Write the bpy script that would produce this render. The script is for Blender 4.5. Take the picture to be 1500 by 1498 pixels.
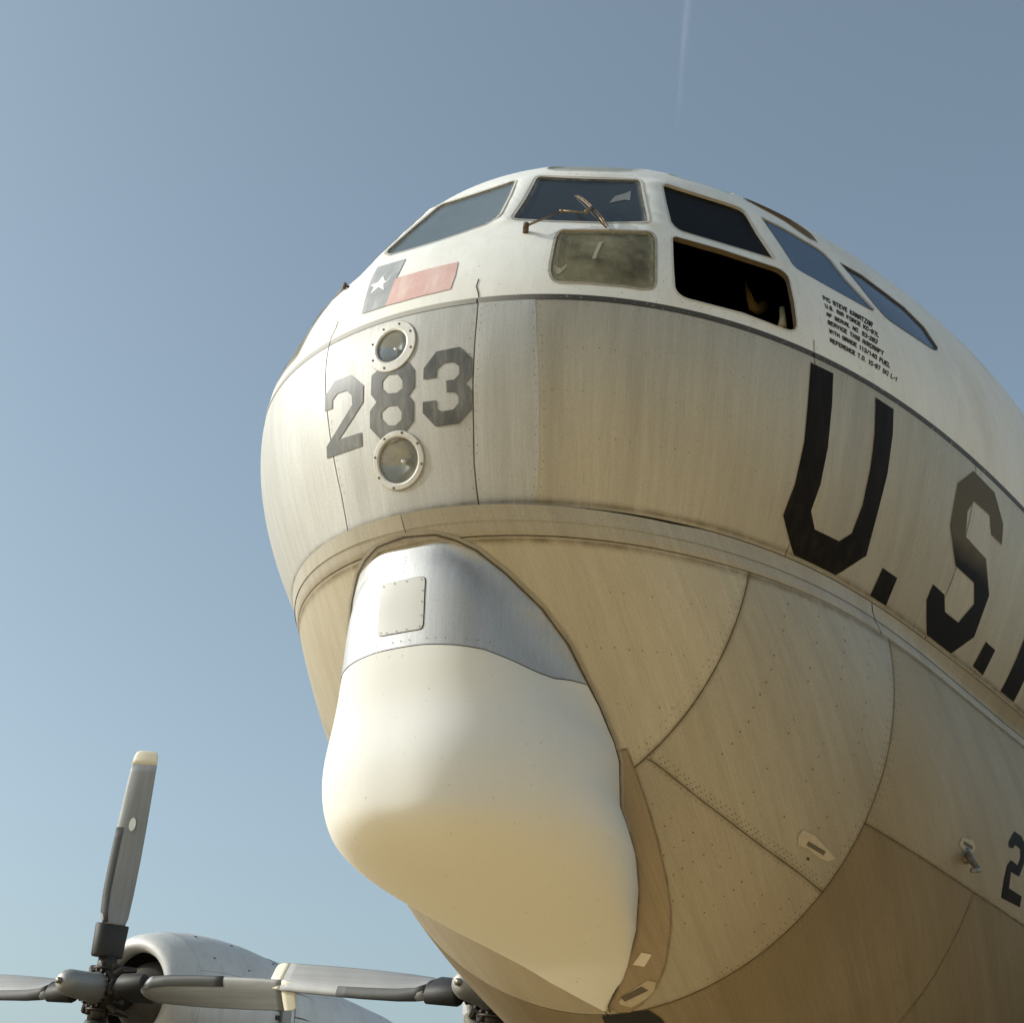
import bpy, math, random
import numpy as np
from mathutils import Vector, Matrix
from mathutils.geometry import delaunay_2d_cdt
PI = math.pi
sc = bpy.context.scene
for o in list(bpy.data.objects): bpy.data.objects.remove(o)
col = sc.collection
rng = random.Random(7)
R_ = math.radians

# ------------------------------------------------------------ camera
cam_d = bpy.data.cameras.new('camera'); cam = bpy.data.objects.new('camera', cam_d); col.objects.link(cam)
CAM = Vector((-4.13184, -2.90921, 1.65)); YAW, PITCH, ROLL, FPX = 0.5403331, 0.4411389, 0.0377546, 2321.742
F = Vector((math.cos(PITCH)*math.cos(YAW), math.cos(PITCH)*math.sin(YAW), math.sin(PITCH)))
r0 = Vector((math.sin(YAW), -math.cos(YAW), 0)); u0 = r0.cross(F)
Rt = r0*math.cos(ROLL)+u0*math.sin(ROLL); Up = u0*math.cos(ROLL)-r0*math.sin(ROLL)
M = Matrix((Rt, Up, -F)).transposed().to_4x4(); M.translation = CAM
cam.matrix_world = M
cam_d.sensor_width = 36; cam_d.lens = FPX/1500*36; cam_d.clip_start = .05; cam_d.clip_end = 60000
sc.camera = cam
sc.render.resolution_x = 1024; sc.render.resolution_y = 1022

# ------------------------------------------------------------ light
SUN = Vector((-.43, .765, .47)).normalized()
elev = math.asin(SUN.z); azim = math.atan2(SUN.x, SUN.y)      # azimuth clockwise from +Y
w = bpy.data.worlds.new('World'); sc.world = w; w.use_nodes = True
nt = w.node_tree; nt.nodes.clear()
sky = nt.nodes.new('ShaderNodeTexSky'); sky.sky_type = 'NISHITA'; sky.sun_disc = False
sky.sun_elevation = elev; sky.sun_rotation = azim
sky.altitude = 200; sky.air_density = 1.0; sky.dust_density = 3.6; sky.ozone_density = 1.2
bg = nt.nodes.new('ShaderNodeBackground'); bg.inputs[1].default_value = 0.14
hs = nt.nodes.new('ShaderNodeHueSaturation'); hs.inputs['Saturation'].default_value = .66
wo = nt.nodes.new('ShaderNodeOutputWorld')
nt.links.new(sky.outputs[0], hs.inputs['Color']); tn = nt.nodes.new('ShaderNodeMix'); tn.data_type = 'RGBA'; tn.blend_type = 'MULTIPLY'; tn.inputs[0].default_value = 1; tn.inputs[7].default_value = (.86, .975, .965, 1)
nt.links.new(hs.outputs[0], tn.inputs[6]); nt.links.new(tn.outputs[2], bg.inputs[0]); nt.links.new(bg.outputs[0], wo.inputs[0])
sd = bpy.data.lights.new('sun', 'SUN'); sd.energy = 2.3; sd.angle = R_(.55); sd.color = (1, .975, .95)
sun = bpy.data.objects.new('sun', sd); col.objects.link(sun); sun.rotation_euler = SUN.to_track_quat('Z', 'Y').to_euler()
sun.location = (0, 0, 30)
sc.view_settings.view_transform = 'Standard'; sc.view_settings.look = 'None'
sc.view_settings.exposure = 0.27; sc.view_settings.gamma = 1; sc.view_settings.use_curve_mapping = False
sc.render.engine = 'CYCLES'

# ------------------------------------------------------------ surface data (lines as (a,b) surface coordinates)
SURF={'cx': -4.13184, 'cy': -2.90921, 'yaw': 0.54033, 'pitch': 0.44114, 'roll': 0.03775, 'f': 2321.74248, 'zc': 3.98291, 'zp': 0.75508, 'db': 0.09395, 'hu': 0.92334, 'Rl': 1.51278, 'XU1': -0.15331, 'XU2': 0.22385, 'XU3': 0.98856, 'XU4': 2.52535, 'XU5': 3.03166, 'XU6': 3.53346, 'LU0': 3.99503, 'LU1': 0.75582, 'LU2': 0.0491, 'gU1': 0.46079, 'gU2': 0.783, 'gU3': 0.92639, 'hU1': -0.02989, 'hU2': -0.01559, 'hU3': 0.0736, 'XL0': -0.05439, 'XL1': 0.43536, 'XL2': 1.08777, 'XL3': 1.91081, 'XL4': 2.54571, 'XL5': 3.41046, 'LL0': 4.97072, 'LL1': 1.21597, 'LL2': -0.19747, 'gL1': 0.48285, 'gL2': 0.80898, 'gL3': 0.91403, 'hL1': -0.00766, 'hL2': -0.0385, 'hL3': 0.00922, 'xp': 8.71445, 'y3': 4.78502, 'y4': 9.65193, 'zh': 3.85792, 'al': -0.07021, 'be': 0.10884}
AB={
 'win_center':[(-0.0939,0.5087),(-0.0914,0.5276),(-0.0893,0.5477),(-0.0874,0.5684),(-0.0852,0.5890),(-0.0808,0.6087),(-0.0760,0.6283),(-0.0717,0.6493),(-0.0695,0.6744),(-0.0584,0.6761),(-0.0485,0.6799),(-0.0247,0.6686),(-0.0052,0.6641),(0.0122,0.6633),(0.0265,0.6632),(0.0399,0.6647),(0.0526,0.6678),(0.0647,0.6723),(0.0687,0.6457),(0.0718,0.6216),(0.0733,0.5913),(0.0753,0.5613),(0.0761,0.5375),(0.0768,0.5145),(0.0719,0.4931),(0.0646,0.4862),(0.0539,0.4830),(0.0428,0.4805),(0.0312,0.4788),(0.0192,0.4780),(0.0071,0.4762),(-0.0056,0.4755),(-0.0191,0.4760),(-0.0338,0.4780),(-0.0521,0.4824),(-0.0736,0.4909)],
 'win_shield':[(0.1014,0.4977),(0.1003,0.5325),(0.0987,0.5711),(0.0968,0.6000),(0.0950,0.6305),(0.0933,0.6616),(0.0941,0.6738),(0.0978,0.6794),(0.1103,0.6802),(0.1231,0.6791),(0.1360,0.6771),(0.1487,0.6753),(0.1612,0.6739),(0.1751,0.6732),(0.1888,0.6733),(0.2023,0.6739),(0.2157,0.6741),(0.2289,0.6723),(0.2339,0.6659),(0.2374,0.6540),(0.2415,0.6218),(0.2458,0.5908),(0.2533,0.5467),(0.2611,0.5047),(0.2628,0.4933),(0.2618,0.4873),(0.2502,0.4860),(0.2384,0.4859),(0.2264,0.4858),(0.2143,0.4854),(0.2027,0.4864),(0.1911,0.4871),(0.1793,0.4877),(0.1676,0.4880),(0.1558,0.4881),(0.1438,0.4886),(0.1319,0.4890),(0.1200,0.4890),(0.1081,0.4892),(0.1038,0.4925)],
 'fac_shield':[(0.0982,0.5082),(0.0971,0.5432),(0.0962,0.5802),(0.0947,0.6079),(0.0935,0.6362),(0.0919,0.6670),(0.0927,0.6794),(0.0969,0.6830),(0.1112,0.6762),(0.1248,0.6710),(0.1378,0.6673),(0.1504,0.6647),(0.1627,0.6632),(0.1764,0.6627),(0.1898,0.6636),(0.2030,0.6657),(0.2160,0.6691),(0.2289,0.6740),(0.2337,0.6696),(0.2373,0.6582),(0.2415,0.6260),(0.2457,0.5961),(0.2530,0.5533),(0.2606,0.5136),(0.2622,0.5027),(0.2614,0.4946),(0.2500,0.4888),(0.2385,0.4840),(0.2270,0.4798),(0.2154,0.4765),(0.2043,0.4754),(0.1930,0.4750),(0.1816,0.4751),(0.1700,0.4760),(0.1581,0.4775),(0.1458,0.4804),(0.1331,0.4842),(0.1201,0.4888),(0.1065,0.4944),(0.1013,0.5005)],
 'win_chin':[(0.1759,0.3406),(0.1738,0.3587),(0.1723,0.3806),(0.1701,0.4044),(0.1682,0.4274),(0.1681,0.4395),(0.1697,0.4464),(0.1728,0.4506),(0.1838,0.4508),(0.1947,0.4516),(0.2053,0.4530),(0.2159,0.4550),(0.2258,0.4561),(0.2355,0.4577),(0.2452,0.4599),(0.2549,0.4625),(0.2645,0.4657),(0.2686,0.4642),(0.2721,0.4590),(0.2753,0.4505),(0.2784,0.4327),(0.2820,0.4048),(0.2852,0.3793),(0.2876,0.3569),(0.2897,0.3362),(0.2893,0.3275),(0.2867,0.3214),(0.2775,0.3172),(0.2669,0.3176),(0.2562,0.3182),(0.2457,0.3177),(0.2352,0.3175),(0.2246,0.3176),(0.2156,0.3173),(0.2066,0.3172),(0.1975,0.3173),(0.1884,0.3177),(0.1844,0.3196),(0.1813,0.3237),(0.1782,0.3309)],
 'fac_chin':[(0.1759,0.3406),(0.1738,0.3587),(0.1723,0.3806),(0.1701,0.4044),(0.1682,0.4274),(0.1681,0.4395),(0.1697,0.4464),(0.1728,0.4506),(0.1838,0.4508),(0.1947,0.4516),(0.2054,0.4529),(0.2159,0.4548),(0.2258,0.4560),(0.2355,0.4577),(0.2452,0.4599),(0.2549,0.4625),(0.2645,0.4657),(0.2686,0.4642),(0.2721,0.4590),(0.2753,0.4505),(0.2784,0.4327),(0.2820,0.4048),(0.2852,0.3793),(0.2876,0.3569),(0.2897,0.3362),(0.2893,0.3275),(0.2867,0.3214),(0.2775,0.3172),(0.2669,0.3176),(0.2562,0.3182),(0.2457,0.3177),(0.2352,0.3175),(0.2246,0.3176),(0.2156,0.3173),(0.2066,0.3172),(0.1975,0.3173),(0.1884,0.3177),(0.1844,0.3196),(0.1813,0.3237),(0.1782,0.3309)],
 'win_side':[(0.2616,0.6529),(0.2631,0.6634),(0.2665,0.6686),(0.2784,0.6683),(0.2903,0.6676),(0.3022,0.6663),(0.3150,0.6649),(0.3278,0.6637),(0.3405,0.6627),(0.3530,0.6614),(0.3601,0.6581),(0.3658,0.6492),(0.3700,0.6330),(0.3759,0.6033),(0.3822,0.5745),(0.3905,0.5440),(0.3989,0.5143),(0.4071,0.4852),(0.4068,0.4795),(0.4045,0.4776),(0.3966,0.4784),(0.3887,0.4797),(0.3807,0.4811),(0.3696,0.4824),(0.3584,0.4835),(0.3472,0.4845),(0.3358,0.4852),(0.3244,0.4858),(0.3130,0.4862),(0.3016,0.4864),(0.2952,0.4901),(0.2896,0.4977),(0.2841,0.5112),(0.2777,0.5446),(0.2714,0.5793),(0.2663,0.6154)],
 'fac_side':[(0.2617,0.6593),(0.2631,0.6700),(0.2665,0.6743),(0.2784,0.6688),(0.2902,0.6644),(0.3019,0.6609),(0.3147,0.6586),(0.3273,0.6574),(0.3400,0.6574),(0.3527,0.6586),(0.3600,0.6571),(0.3658,0.6492),(0.3700,0.6329),(0.3758,0.6020),(0.3820,0.5729),(0.3905,0.5440),(0.3992,0.5172),(0.4079,0.4925),(0.4077,0.4864),(0.4052,0.4833),(0.3969,0.4817),(0.3888,0.4805),(0.3806,0.4796),(0.3693,0.4785),(0.3581,0.4780),(0.3468,0.4781),(0.3356,0.4789),(0.3243,0.4802),(0.3129,0.4822),(0.3016,0.4848),(0.2952,0.4898),(0.2896,0.4982),(0.2840,0.5124),(0.2776,0.5460),(0.2714,0.5820),(0.2664,0.6191)],
 'win_open':[(0.2926,0.4567),(0.2938,0.4619),(0.2965,0.4646),(0.3069,0.4626),(0.3171,0.4612),(0.3274,0.4602),(0.3376,0.4597),(0.3478,0.4597),(0.3572,0.4584),(0.3667,0.4576),(0.3761,0.4573),(0.3856,0.4574),(0.3940,0.4581),(0.4025,0.4591),(0.4110,0.4604),(0.4175,0.4593),(0.4231,0.4538),(0.4268,0.4470),(0.4296,0.4357),(0.4343,0.4088),(0.4388,0.3842),(0.4422,0.3620),(0.4454,0.3414),(0.4463,0.3299),(0.4450,0.3219),(0.4403,0.3165),(0.4329,0.3141),(0.4233,0.3139),(0.4138,0.3141),(0.4044,0.3144),(0.3950,0.3151),(0.3857,0.3159),(0.3757,0.3150),(0.3657,0.3144),(0.3558,0.3141),(0.3459,0.3140),(0.3360,0.3142),(0.3262,0.3147),(0.3202,0.3166),(0.3151,0.3212),(0.3117,0.3267),(0.3093,0.3351),(0.3068,0.3537),(0.3039,0.3735),(0.3016,0.3913),(0.2990,0.4102),(0.2963,0.4305)],
 'fac_open':[(0.2926,0.4567),(0.2938,0.4619),(0.2965,0.4647),(0.3069,0.4627),(0.3171,0.4611),(0.3274,0.4600),(0.3376,0.4594),(0.3478,0.4593),(0.3572,0.4582),(0.3667,0.4575),(0.3761,0.4573),(0.3856,0.4574),(0.3940,0.4581),(0.4025,0.4591),(0.4110,0.4605),(0.4175,0.4593),(0.4231,0.4538),(0.4268,0.4470),(0.4296,0.4357),(0.4343,0.4088),(0.4388,0.3842),(0.4422,0.3620),(0.4454,0.3414),(0.4463,0.3299),(0.4450,0.3219),(0.4403,0.3165),(0.4329,0.3141),(0.4233,0.3139),(0.4138,0.3141),(0.4044,0.3144),(0.3950,0.3151),(0.3857,0.3159),(0.3757,0.3150),(0.3657,0.3144),(0.3558,0.3141),(0.3459,0.3140),(0.3360,0.3142),(0.3262,0.3147),(0.3202,0.3166),(0.3151,0.3212),(0.3117,0.3267),(0.3093,0.3351),(0.3068,0.3537),(0.3039,0.3735),(0.3016,0.3913),(0.2990,0.4102),(0.2963,0.4305)],
 'win_quarter':[(0.3862,0.6355),(0.3968,0.6355),(0.4076,0.6366),(0.4184,0.6374),(0.4286,0.6345),(0.4386,0.6312),(0.4486,0.6277),(0.4586,0.6242),(0.4679,0.6171),(0.4769,0.5998),(0.4829,0.5816),(0.4889,0.5635),(0.4951,0.5457),(0.5040,0.5279),(0.5129,0.5102),(0.5216,0.4925),(0.5301,0.4750),(0.5296,0.4679),(0.5243,0.4667),(0.5152,0.4678),(0.5062,0.4696),(0.4973,0.4716),(0.4883,0.4738),(0.4771,0.4767),(0.4657,0.4795),(0.4543,0.4821),(0.4428,0.4846),(0.4353,0.4876),(0.4295,0.4962),(0.4233,0.5182),(0.4164,0.5390),(0.4095,0.5600),(0.4027,0.5814),(0.3942,0.6075)],
 'fac_quarter':[(0.3878,0.6481),(0.3981,0.6442),(0.4083,0.6411),(0.4186,0.6386),(0.4283,0.6327),(0.4380,0.6275),(0.4478,0.6229),(0.4576,0.6190),(0.4669,0.6116),(0.4757,0.5931),(0.4816,0.5740),(0.4877,0.5562),(0.4939,0.5394),(0.5033,0.5241),(0.5128,0.5099),(0.5224,0.4968),(0.5322,0.4847),(0.5315,0.4762),(0.5258,0.4736),(0.5162,0.4727),(0.5068,0.4722),(0.4974,0.4722),(0.4881,0.4726),(0.4766,0.4740),(0.4651,0.4760),(0.4537,0.4787),(0.4424,0.4819),(0.4351,0.4857),(0.4293,0.4947),(0.4229,0.5153),(0.4161,0.5366),(0.4094,0.5593),(0.4029,0.5835),(0.3952,0.6144)],
 'win_rear':[(0.4889,0.6060),(0.4988,0.6046),(0.5089,0.6047),(0.5192,0.6056),(0.5295,0.5996),(0.5399,0.5944),(0.5504,0.5901),(0.5591,0.5865),(0.5679,0.5834),(0.5768,0.5810),(0.5854,0.5710),(0.5941,0.5619),(0.6031,0.5536),(0.6090,0.5376),(0.6152,0.5228),(0.6217,0.5091),(0.6216,0.4971),(0.6173,0.4870),(0.6109,0.4836),(0.5994,0.4811),(0.5880,0.4793),(0.5769,0.4783),(0.5659,0.4778),(0.5550,0.4779),(0.5455,0.4767),(0.5347,0.4858),(0.5281,0.5074),(0.5208,0.5261),(0.5132,0.5440),(0.5057,0.5627),(0.4971,0.5837)],
 'fac_rear':[(0.4887,0.6052),(0.4988,0.6046),(0.5089,0.6047),(0.5192,0.6056),(0.5295,0.5996),(0.5399,0.5944),(0.5504,0.5901),(0.5591,0.5865),(0.5679,0.5834),(0.5768,0.5810),(0.5854,0.5710),(0.5941,0.5619),(0.6031,0.5536),(0.6090,0.5376),(0.6152,0.5228),(0.6217,0.5091),(0.6216,0.4971),(0.6173,0.4870),(0.6109,0.4836),(0.5994,0.4811),(0.5880,0.4793),(0.5769,0.4783),(0.5659,0.4778),(0.5550,0.4780),(0.5469,0.4829),(0.5368,0.4959),(0.5288,0.5107),(0.5209,0.5266),(0.5131,0.5438),(0.5056,0.5624),(0.4970,0.5830)],
 'm_two':[(-0.1061,0.1786),(-0.1049,0.1895),(-0.1040,0.2007),(-0.0952,0.2085),(-0.0868,0.2167),(-0.0723,0.2156),(-0.0585,0.2151),(-0.0490,0.2031),(-0.0399,0.1917),(-0.0407,0.1797),(-0.0417,0.1680),(-0.0498,0.1598),(-0.0582,0.1519),(-0.0670,0.1443),(-0.0761,0.1368),(-0.0857,0.1296),(-0.0727,0.1284),(-0.0602,0.1275),(-0.0481,0.1270),(-0.0489,0.1178),(-0.0498,0.1087),(-0.0643,0.1088),(-0.0795,0.1094),(-0.0953,0.1105),(-0.1120,0.1122),(-0.1107,0.1199),(-0.1095,0.1278),(-0.0983,0.1355),(-0.0876,0.1437),(-0.0775,0.1521),(-0.0679,0.1608),(-0.0587,0.1697),(-0.0587,0.1836),(-0.0665,0.1942),(-0.0822,0.1957),(-0.0908,0.1892),(-0.0916,0.1768)],
 'm_eight':[(-0.0109,0.2123),(-0.0018,0.2141),(0.0071,0.2161),(0.0153,0.2118),(0.0233,0.2077),(0.0312,0.1931),(0.0310,0.1809),(0.0306,0.1689),(0.0221,0.1590),(0.0284,0.1485),(0.0275,0.1358),(0.0266,0.1233),(0.0179,0.1145),(0.0089,0.1058),(-0.0022,0.1009),(-0.0106,0.1036),(-0.0192,0.1064),(-0.0269,0.1174),(-0.0348,0.1287),(-0.0335,0.1400),(-0.0324,0.1516),(-0.0271,0.1566),(-0.0219,0.1617),(-0.0294,0.1748),(-0.0284,0.1883),(-0.0276,0.2021),(-0.0191,0.2071)],
 'm_eight_h1':[(-0.0125,0.1887),(-0.0045,0.1960),(0.0083,0.1937),(0.0151,0.1822),(0.0147,0.1715),(0.0074,0.1667),(-0.0054,0.1689),(-0.0129,0.1784)],
 'm_eight_h2':[(-0.0163,0.1455),(-0.0065,0.1514),(0.0063,0.1490),(0.0119,0.1381),(0.0104,0.1282),(0.0015,0.1227),(-0.0088,0.1253),(-0.0166,0.1364)],
 'm_three':[(0.0421,0.1770),(0.0425,0.1850),(0.0429,0.1931),(0.0509,0.2037),(0.0586,0.2147),(0.0680,0.2151),(0.0773,0.2157),(0.0865,0.2164),(0.0937,0.2069),(0.1008,0.1976),(0.1008,0.1847),(0.1007,0.1722),(0.0929,0.1628),(0.1003,0.1516),(0.0996,0.1390),(0.0989,0.1266),(0.0910,0.1182),(0.0829,0.1100),(0.0734,0.1099),(0.0638,0.1099),(0.0540,0.1101),(0.0466,0.1204),(0.0392,0.1308),(0.0397,0.1384),(0.0401,0.1459),(0.0488,0.1455),(0.0573,0.1452),(0.0567,0.1339),(0.0634,0.1290),(0.0703,0.1291),(0.0772,0.1294),(0.0839,0.1372),(0.0842,0.1460),(0.0793,0.1531),(0.0703,0.1532),(0.0702,0.1616),(0.0701,0.1702),(0.0798,0.1699),(0.0859,0.1769),(0.0860,0.1875),(0.0790,0.1954),(0.0667,0.1958),(0.0586,0.1870),(0.0584,0.1768),(0.0503,0.1768)],
 'm_U':[(0.4665,0.2741),(0.4756,0.2736),(0.4848,0.2734),(0.4941,0.2734),(0.4948,0.2570),(0.4956,0.2412),(0.4964,0.2261),(0.4965,0.2118),(0.4966,0.1980),(0.4968,0.1846),(0.4970,0.1714),(0.4973,0.1586),(0.4965,0.1451),(0.4957,0.1318),(0.4951,0.1188),(0.4946,0.1060),(0.4925,0.0933),(0.4905,0.0807),(0.4886,0.0683),(0.4931,0.0584),(0.4978,0.0485),(0.5090,0.0485),(0.5203,0.0486),(0.5318,0.0490),(0.5387,0.0576),(0.5457,0.0664),(0.5476,0.0797),(0.5496,0.0933),(0.5518,0.1072),(0.5522,0.1202),(0.5526,0.1336),(0.5532,0.1471),(0.5539,0.1611),(0.5537,0.1737),(0.5535,0.1865),(0.5533,0.1998),(0.5532,0.2133),(0.5521,0.2274),(0.5510,0.2420),(0.5500,0.2571),(0.5489,0.2728),(0.5612,0.2721),(0.5737,0.2718),(0.5747,0.2577),(0.5758,0.2441),(0.5768,0.2309),(0.5769,0.2144),(0.5770,0.1986),(0.5771,0.1833),(0.5774,0.1684),(0.5764,0.1539),(0.5754,0.1398),(0.5746,0.1260),(0.5739,0.1126),(0.5732,0.0996),(0.5726,0.0869),(0.5722,0.0745),(0.5720,0.0622),(0.5720,0.0501),(0.5635,0.0390),(0.5552,0.0281),(0.5471,0.0175),(0.5390,0.0080),(0.5269,0.0080),(0.5149,0.0080),(0.5030,0.0080),(0.4914,0.0080),(0.4799,0.0080),(0.4735,0.0170),(0.4673,0.0275),(0.4615,0.0381),(0.4559,0.0488),(0.4577,0.0594),(0.4596,0.0701),(0.4616,0.0809),(0.4637,0.0919),(0.4646,0.1062),(0.4657,0.1208),(0.4668,0.1357),(0.4681,0.1510),(0.4679,0.1659),(0.4677,0.1811),(0.4677,0.1968),(0.4676,0.2129),(0.4674,0.2274),(0.4671,0.2424),(0.4669,0.2579)],
 'm_dot1':[(0.5983,0.0480),(0.6100,0.0478),(0.6219,0.0477),(0.6207,0.0340),(0.6197,0.0205),(0.6191,0.0080),(0.6060,0.0080),(0.5931,0.0080),(0.5945,0.0205),(0.5963,0.0341)],
 'm_S':[(0.6764,0.2293),(0.6863,0.2499),(0.6964,0.2720),(0.7086,0.2705),(0.7210,0.2693),(0.7336,0.2683),(0.7390,0.2583),(0.7444,0.2484),(0.7499,0.2388),(0.7554,0.2294),(0.7574,0.2127),(0.7596,0.1965),(0.7499,0.1968),(0.7402,0.1972),(0.7363,0.2106),(0.7325,0.2244),(0.7186,0.2239),(0.7049,0.2238),(0.7014,0.2118),(0.6979,0.2002),(0.6994,0.1874),(0.7010,0.1749),(0.7028,0.1628),(0.7151,0.1605),(0.7276,0.1584),(0.7403,0.1564),(0.7448,0.1451),(0.7494,0.1340),(0.7541,0.1232),(0.7590,0.1124),(0.7581,0.0988),(0.7575,0.0854),(0.7570,0.0724),(0.7568,0.0596),(0.7568,0.0471),(0.7488,0.0336),(0.7412,0.0205),(0.7337,0.0080),(0.7189,0.0080),(0.7043,0.0080),(0.6897,0.0080),(0.6849,0.0173),(0.6803,0.0269),(0.6759,0.0367),(0.6717,0.0466),(0.6727,0.0584),(0.6739,0.0705),(0.6842,0.0695),(0.6945,0.0685),(0.6987,0.0588),(0.7032,0.0492),(0.7150,0.0491),(0.7270,0.0491),(0.7314,0.0611),(0.7360,0.0734),(0.7407,0.0861),(0.7361,0.0989),(0.7318,0.1120),(0.7205,0.1127),(0.7094,0.1134),(0.6984,0.1142),(0.6928,0.1253),(0.6875,0.1366),(0.6823,0.1481),(0.6773,0.1598),(0.6768,0.1763),(0.6765,0.1933),(0.6764,0.2109)],
 'm_dot2':[(0.7761,0.0531),(0.7849,0.0527),(0.7938,0.0523),(0.7925,0.0385),(0.7914,0.0249),(0.7907,0.0117),(0.7809,0.0124),(0.7712,0.0131),(0.7726,0.0262),(0.7742,0.0395)],
 'm_A':[(0.8253,0.0080),(0.8342,0.0080),(0.8432,0.0080),(0.8453,0.0222),(0.8478,0.0382),(0.8587,0.0382),(0.8698,0.0384),(0.8725,0.0280),(0.8754,0.0178),(0.8785,0.0080),(0.8887,0.0080),(0.8990,0.0080),(0.8950,0.0218),(0.8914,0.0366),(0.8882,0.0517),(0.8854,0.0672),(0.8830,0.0830),(0.8810,0.0993),(0.8794,0.1161),(0.8676,0.1164),(0.8561,0.1168),(0.8484,0.1048),(0.8410,0.0933),(0.8370,0.0750),(0.8334,0.0573),(0.8302,0.0402),(0.8275,0.0237)],
 'm_low2':[(0.6524,-0.3137),(0.6618,-0.2992),(0.6715,-0.2842),(0.6838,-0.2847),(0.6871,-0.2982),(0.6797,-0.3191),(0.6728,-0.3395),(0.6641,-0.3562),(0.6558,-0.3725),(0.6410,-0.3726),(0.6352,-0.3902),(0.6296,-0.4076),(0.6407,-0.4088),(0.6519,-0.4099),(0.6478,-0.4219),(0.6439,-0.4339),(0.6270,-0.4344),(0.6106,-0.4346),(0.6172,-0.4143),(0.6241,-0.3939),(0.6300,-0.3794),(0.6361,-0.3647),(0.6468,-0.3490),(0.6584,-0.3517),(0.6685,-0.3325),(0.6737,-0.3137),(0.6644,-0.3116),(0.6576,-0.3224),(0.6495,-0.3249)],
 'm_flag_blue':[(-0.0776,0.4572),(-0.0569,0.4475),(-0.0389,0.4415),(-0.0228,0.4377),(-0.0204,0.4171),(-0.0190,0.3984),(-0.0184,0.3767),(-0.0173,0.3553),(-0.0173,0.3359),(-0.0182,0.3181),(-0.0299,0.3186),(-0.0420,0.3196),(-0.0547,0.3212),(-0.0561,0.3378),(-0.0585,0.3560),(-0.0621,0.3798),(-0.0682,0.4075),(-0.0717,0.4305)],
 'm_flag_red':[(-0.0200,0.3821),(-0.0079,0.3809),(0.0037,0.3804),(0.0149,0.3805),(0.0256,0.3811),(0.0389,0.3810),(0.0516,0.3815),(0.0640,0.3826),(0.0660,0.3652),(0.0675,0.3490),(0.0673,0.3341),(0.0668,0.3201),(0.0549,0.3189),(0.0427,0.3181),(0.0301,0.3179),(0.0186,0.3173),(0.0067,0.3173),(-0.0056,0.3177),(-0.0184,0.3186),(-0.0178,0.3317),(-0.0177,0.3456),(-0.0184,0.3631)],
 'm_star':[(-0.0464,0.4058),(-0.0357,0.3838),(-0.0279,0.3876),(-0.0363,0.3774),(-0.0300,0.3593),(-0.0426,0.3741),(-0.0472,0.3681),(-0.0519,0.3623),(-0.0522,0.3804),(-0.0621,0.3919),(-0.0490,0.3903)],
 'm_strip':[(0.1755,-0.3447),(0.1760,-0.3552),(0.1766,-0.3658),(0.1771,-0.3763),(0.1773,-0.3889),(0.1775,-0.4016),(0.1776,-0.4143),(0.1778,-0.4270),(0.1774,-0.4400),(0.1769,-0.4530),(0.1765,-0.4661),(0.1760,-0.4793),(0.1745,-0.4948),(0.1730,-0.5105),(0.1715,-0.5264),(0.1698,-0.5423),(0.1669,-0.5587),(0.1639,-0.5752),(0.1608,-0.5920),(0.1556,-0.6090),(0.1501,-0.6263),(0.1427,-0.6438),(0.1350,-0.6617),(0.1270,-0.6798),(0.1188,-0.6934),(0.1104,-0.7072),(0.1016,-0.7211),(0.0896,-0.7328),(0.0772,-0.7445),(0.0643,-0.7563),(0.0528,-0.7642),(0.0410,-0.7721),(0.0308,-0.7719),(0.0204,-0.7716),(0.0124,-0.7591),(0.0275,-0.7426),(0.0417,-0.7262),(0.0551,-0.7101),(0.0665,-0.6933),(0.0773,-0.6766),(0.0875,-0.6602),(0.0973,-0.6440),(0.1067,-0.6280),(0.1135,-0.6109),(0.1199,-0.5940),(0.1260,-0.5772),(0.1319,-0.5607),(0.1357,-0.5443),(0.1393,-0.5282),(0.1428,-0.5121),(0.1437,-0.4976),(0.1446,-0.4831),(0.1454,-0.4687),(0.1458,-0.4564),(0.1462,-0.4442),(0.1465,-0.4320),(0.1499,-0.4185),(0.1532,-0.4051),(0.1564,-0.3918),(0.1596,-0.3786),(0.1627,-0.3654),(0.1636,-0.3569),(0.1645,-0.3484)],
 'm_tape1':[(0.3421,-0.4342),(0.3484,-0.4371),(0.3548,-0.4400),(0.3607,-0.4497),(0.3668,-0.4595),(0.3730,-0.4693),(0.3620,-0.4773),(0.3530,-0.4751),(0.3471,-0.4688),(0.3414,-0.4625),(0.3314,-0.4605),(0.3342,-0.4457)],
 'm_tape1txt':[(0.3447,-0.4506),(0.3536,-0.4560),(0.3625,-0.4613),(0.3589,-0.4687),(0.3499,-0.4633),(0.3411,-0.4579)],
 'm_tape2':[(0.1023,-0.6611),(0.1142,-0.6643),(0.1058,-0.6752),(0.0970,-0.6861),(0.0900,-0.6844),(0.0829,-0.6827),(0.0928,-0.6719)],
 'm_tape3':[(0.0920,-0.7100),(0.1017,-0.7135),(0.0945,-0.7287),(0.0847,-0.7374),(0.0746,-0.7462),(0.0608,-0.7541),(0.0465,-0.7618),(0.0337,-0.7556),(0.0334,-0.7497),(0.0452,-0.7412),(0.0567,-0.7327),(0.0688,-0.7252),(0.0806,-0.7176)],
 'm_tape3txt':[(0.0790,-0.7213),(0.0860,-0.7288),(0.0720,-0.7359),(0.0576,-0.7430),(0.0427,-0.7499),(0.0402,-0.7421),(0.0536,-0.7352),(0.0665,-0.7283)],
 'm_tape4':[(0.5612,-0.3584),(0.5705,-0.3558),(0.5801,-0.3529),(0.5822,-0.3632),(0.5760,-0.3755),(0.5602,-0.3826),(0.5535,-0.3736)],
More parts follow.
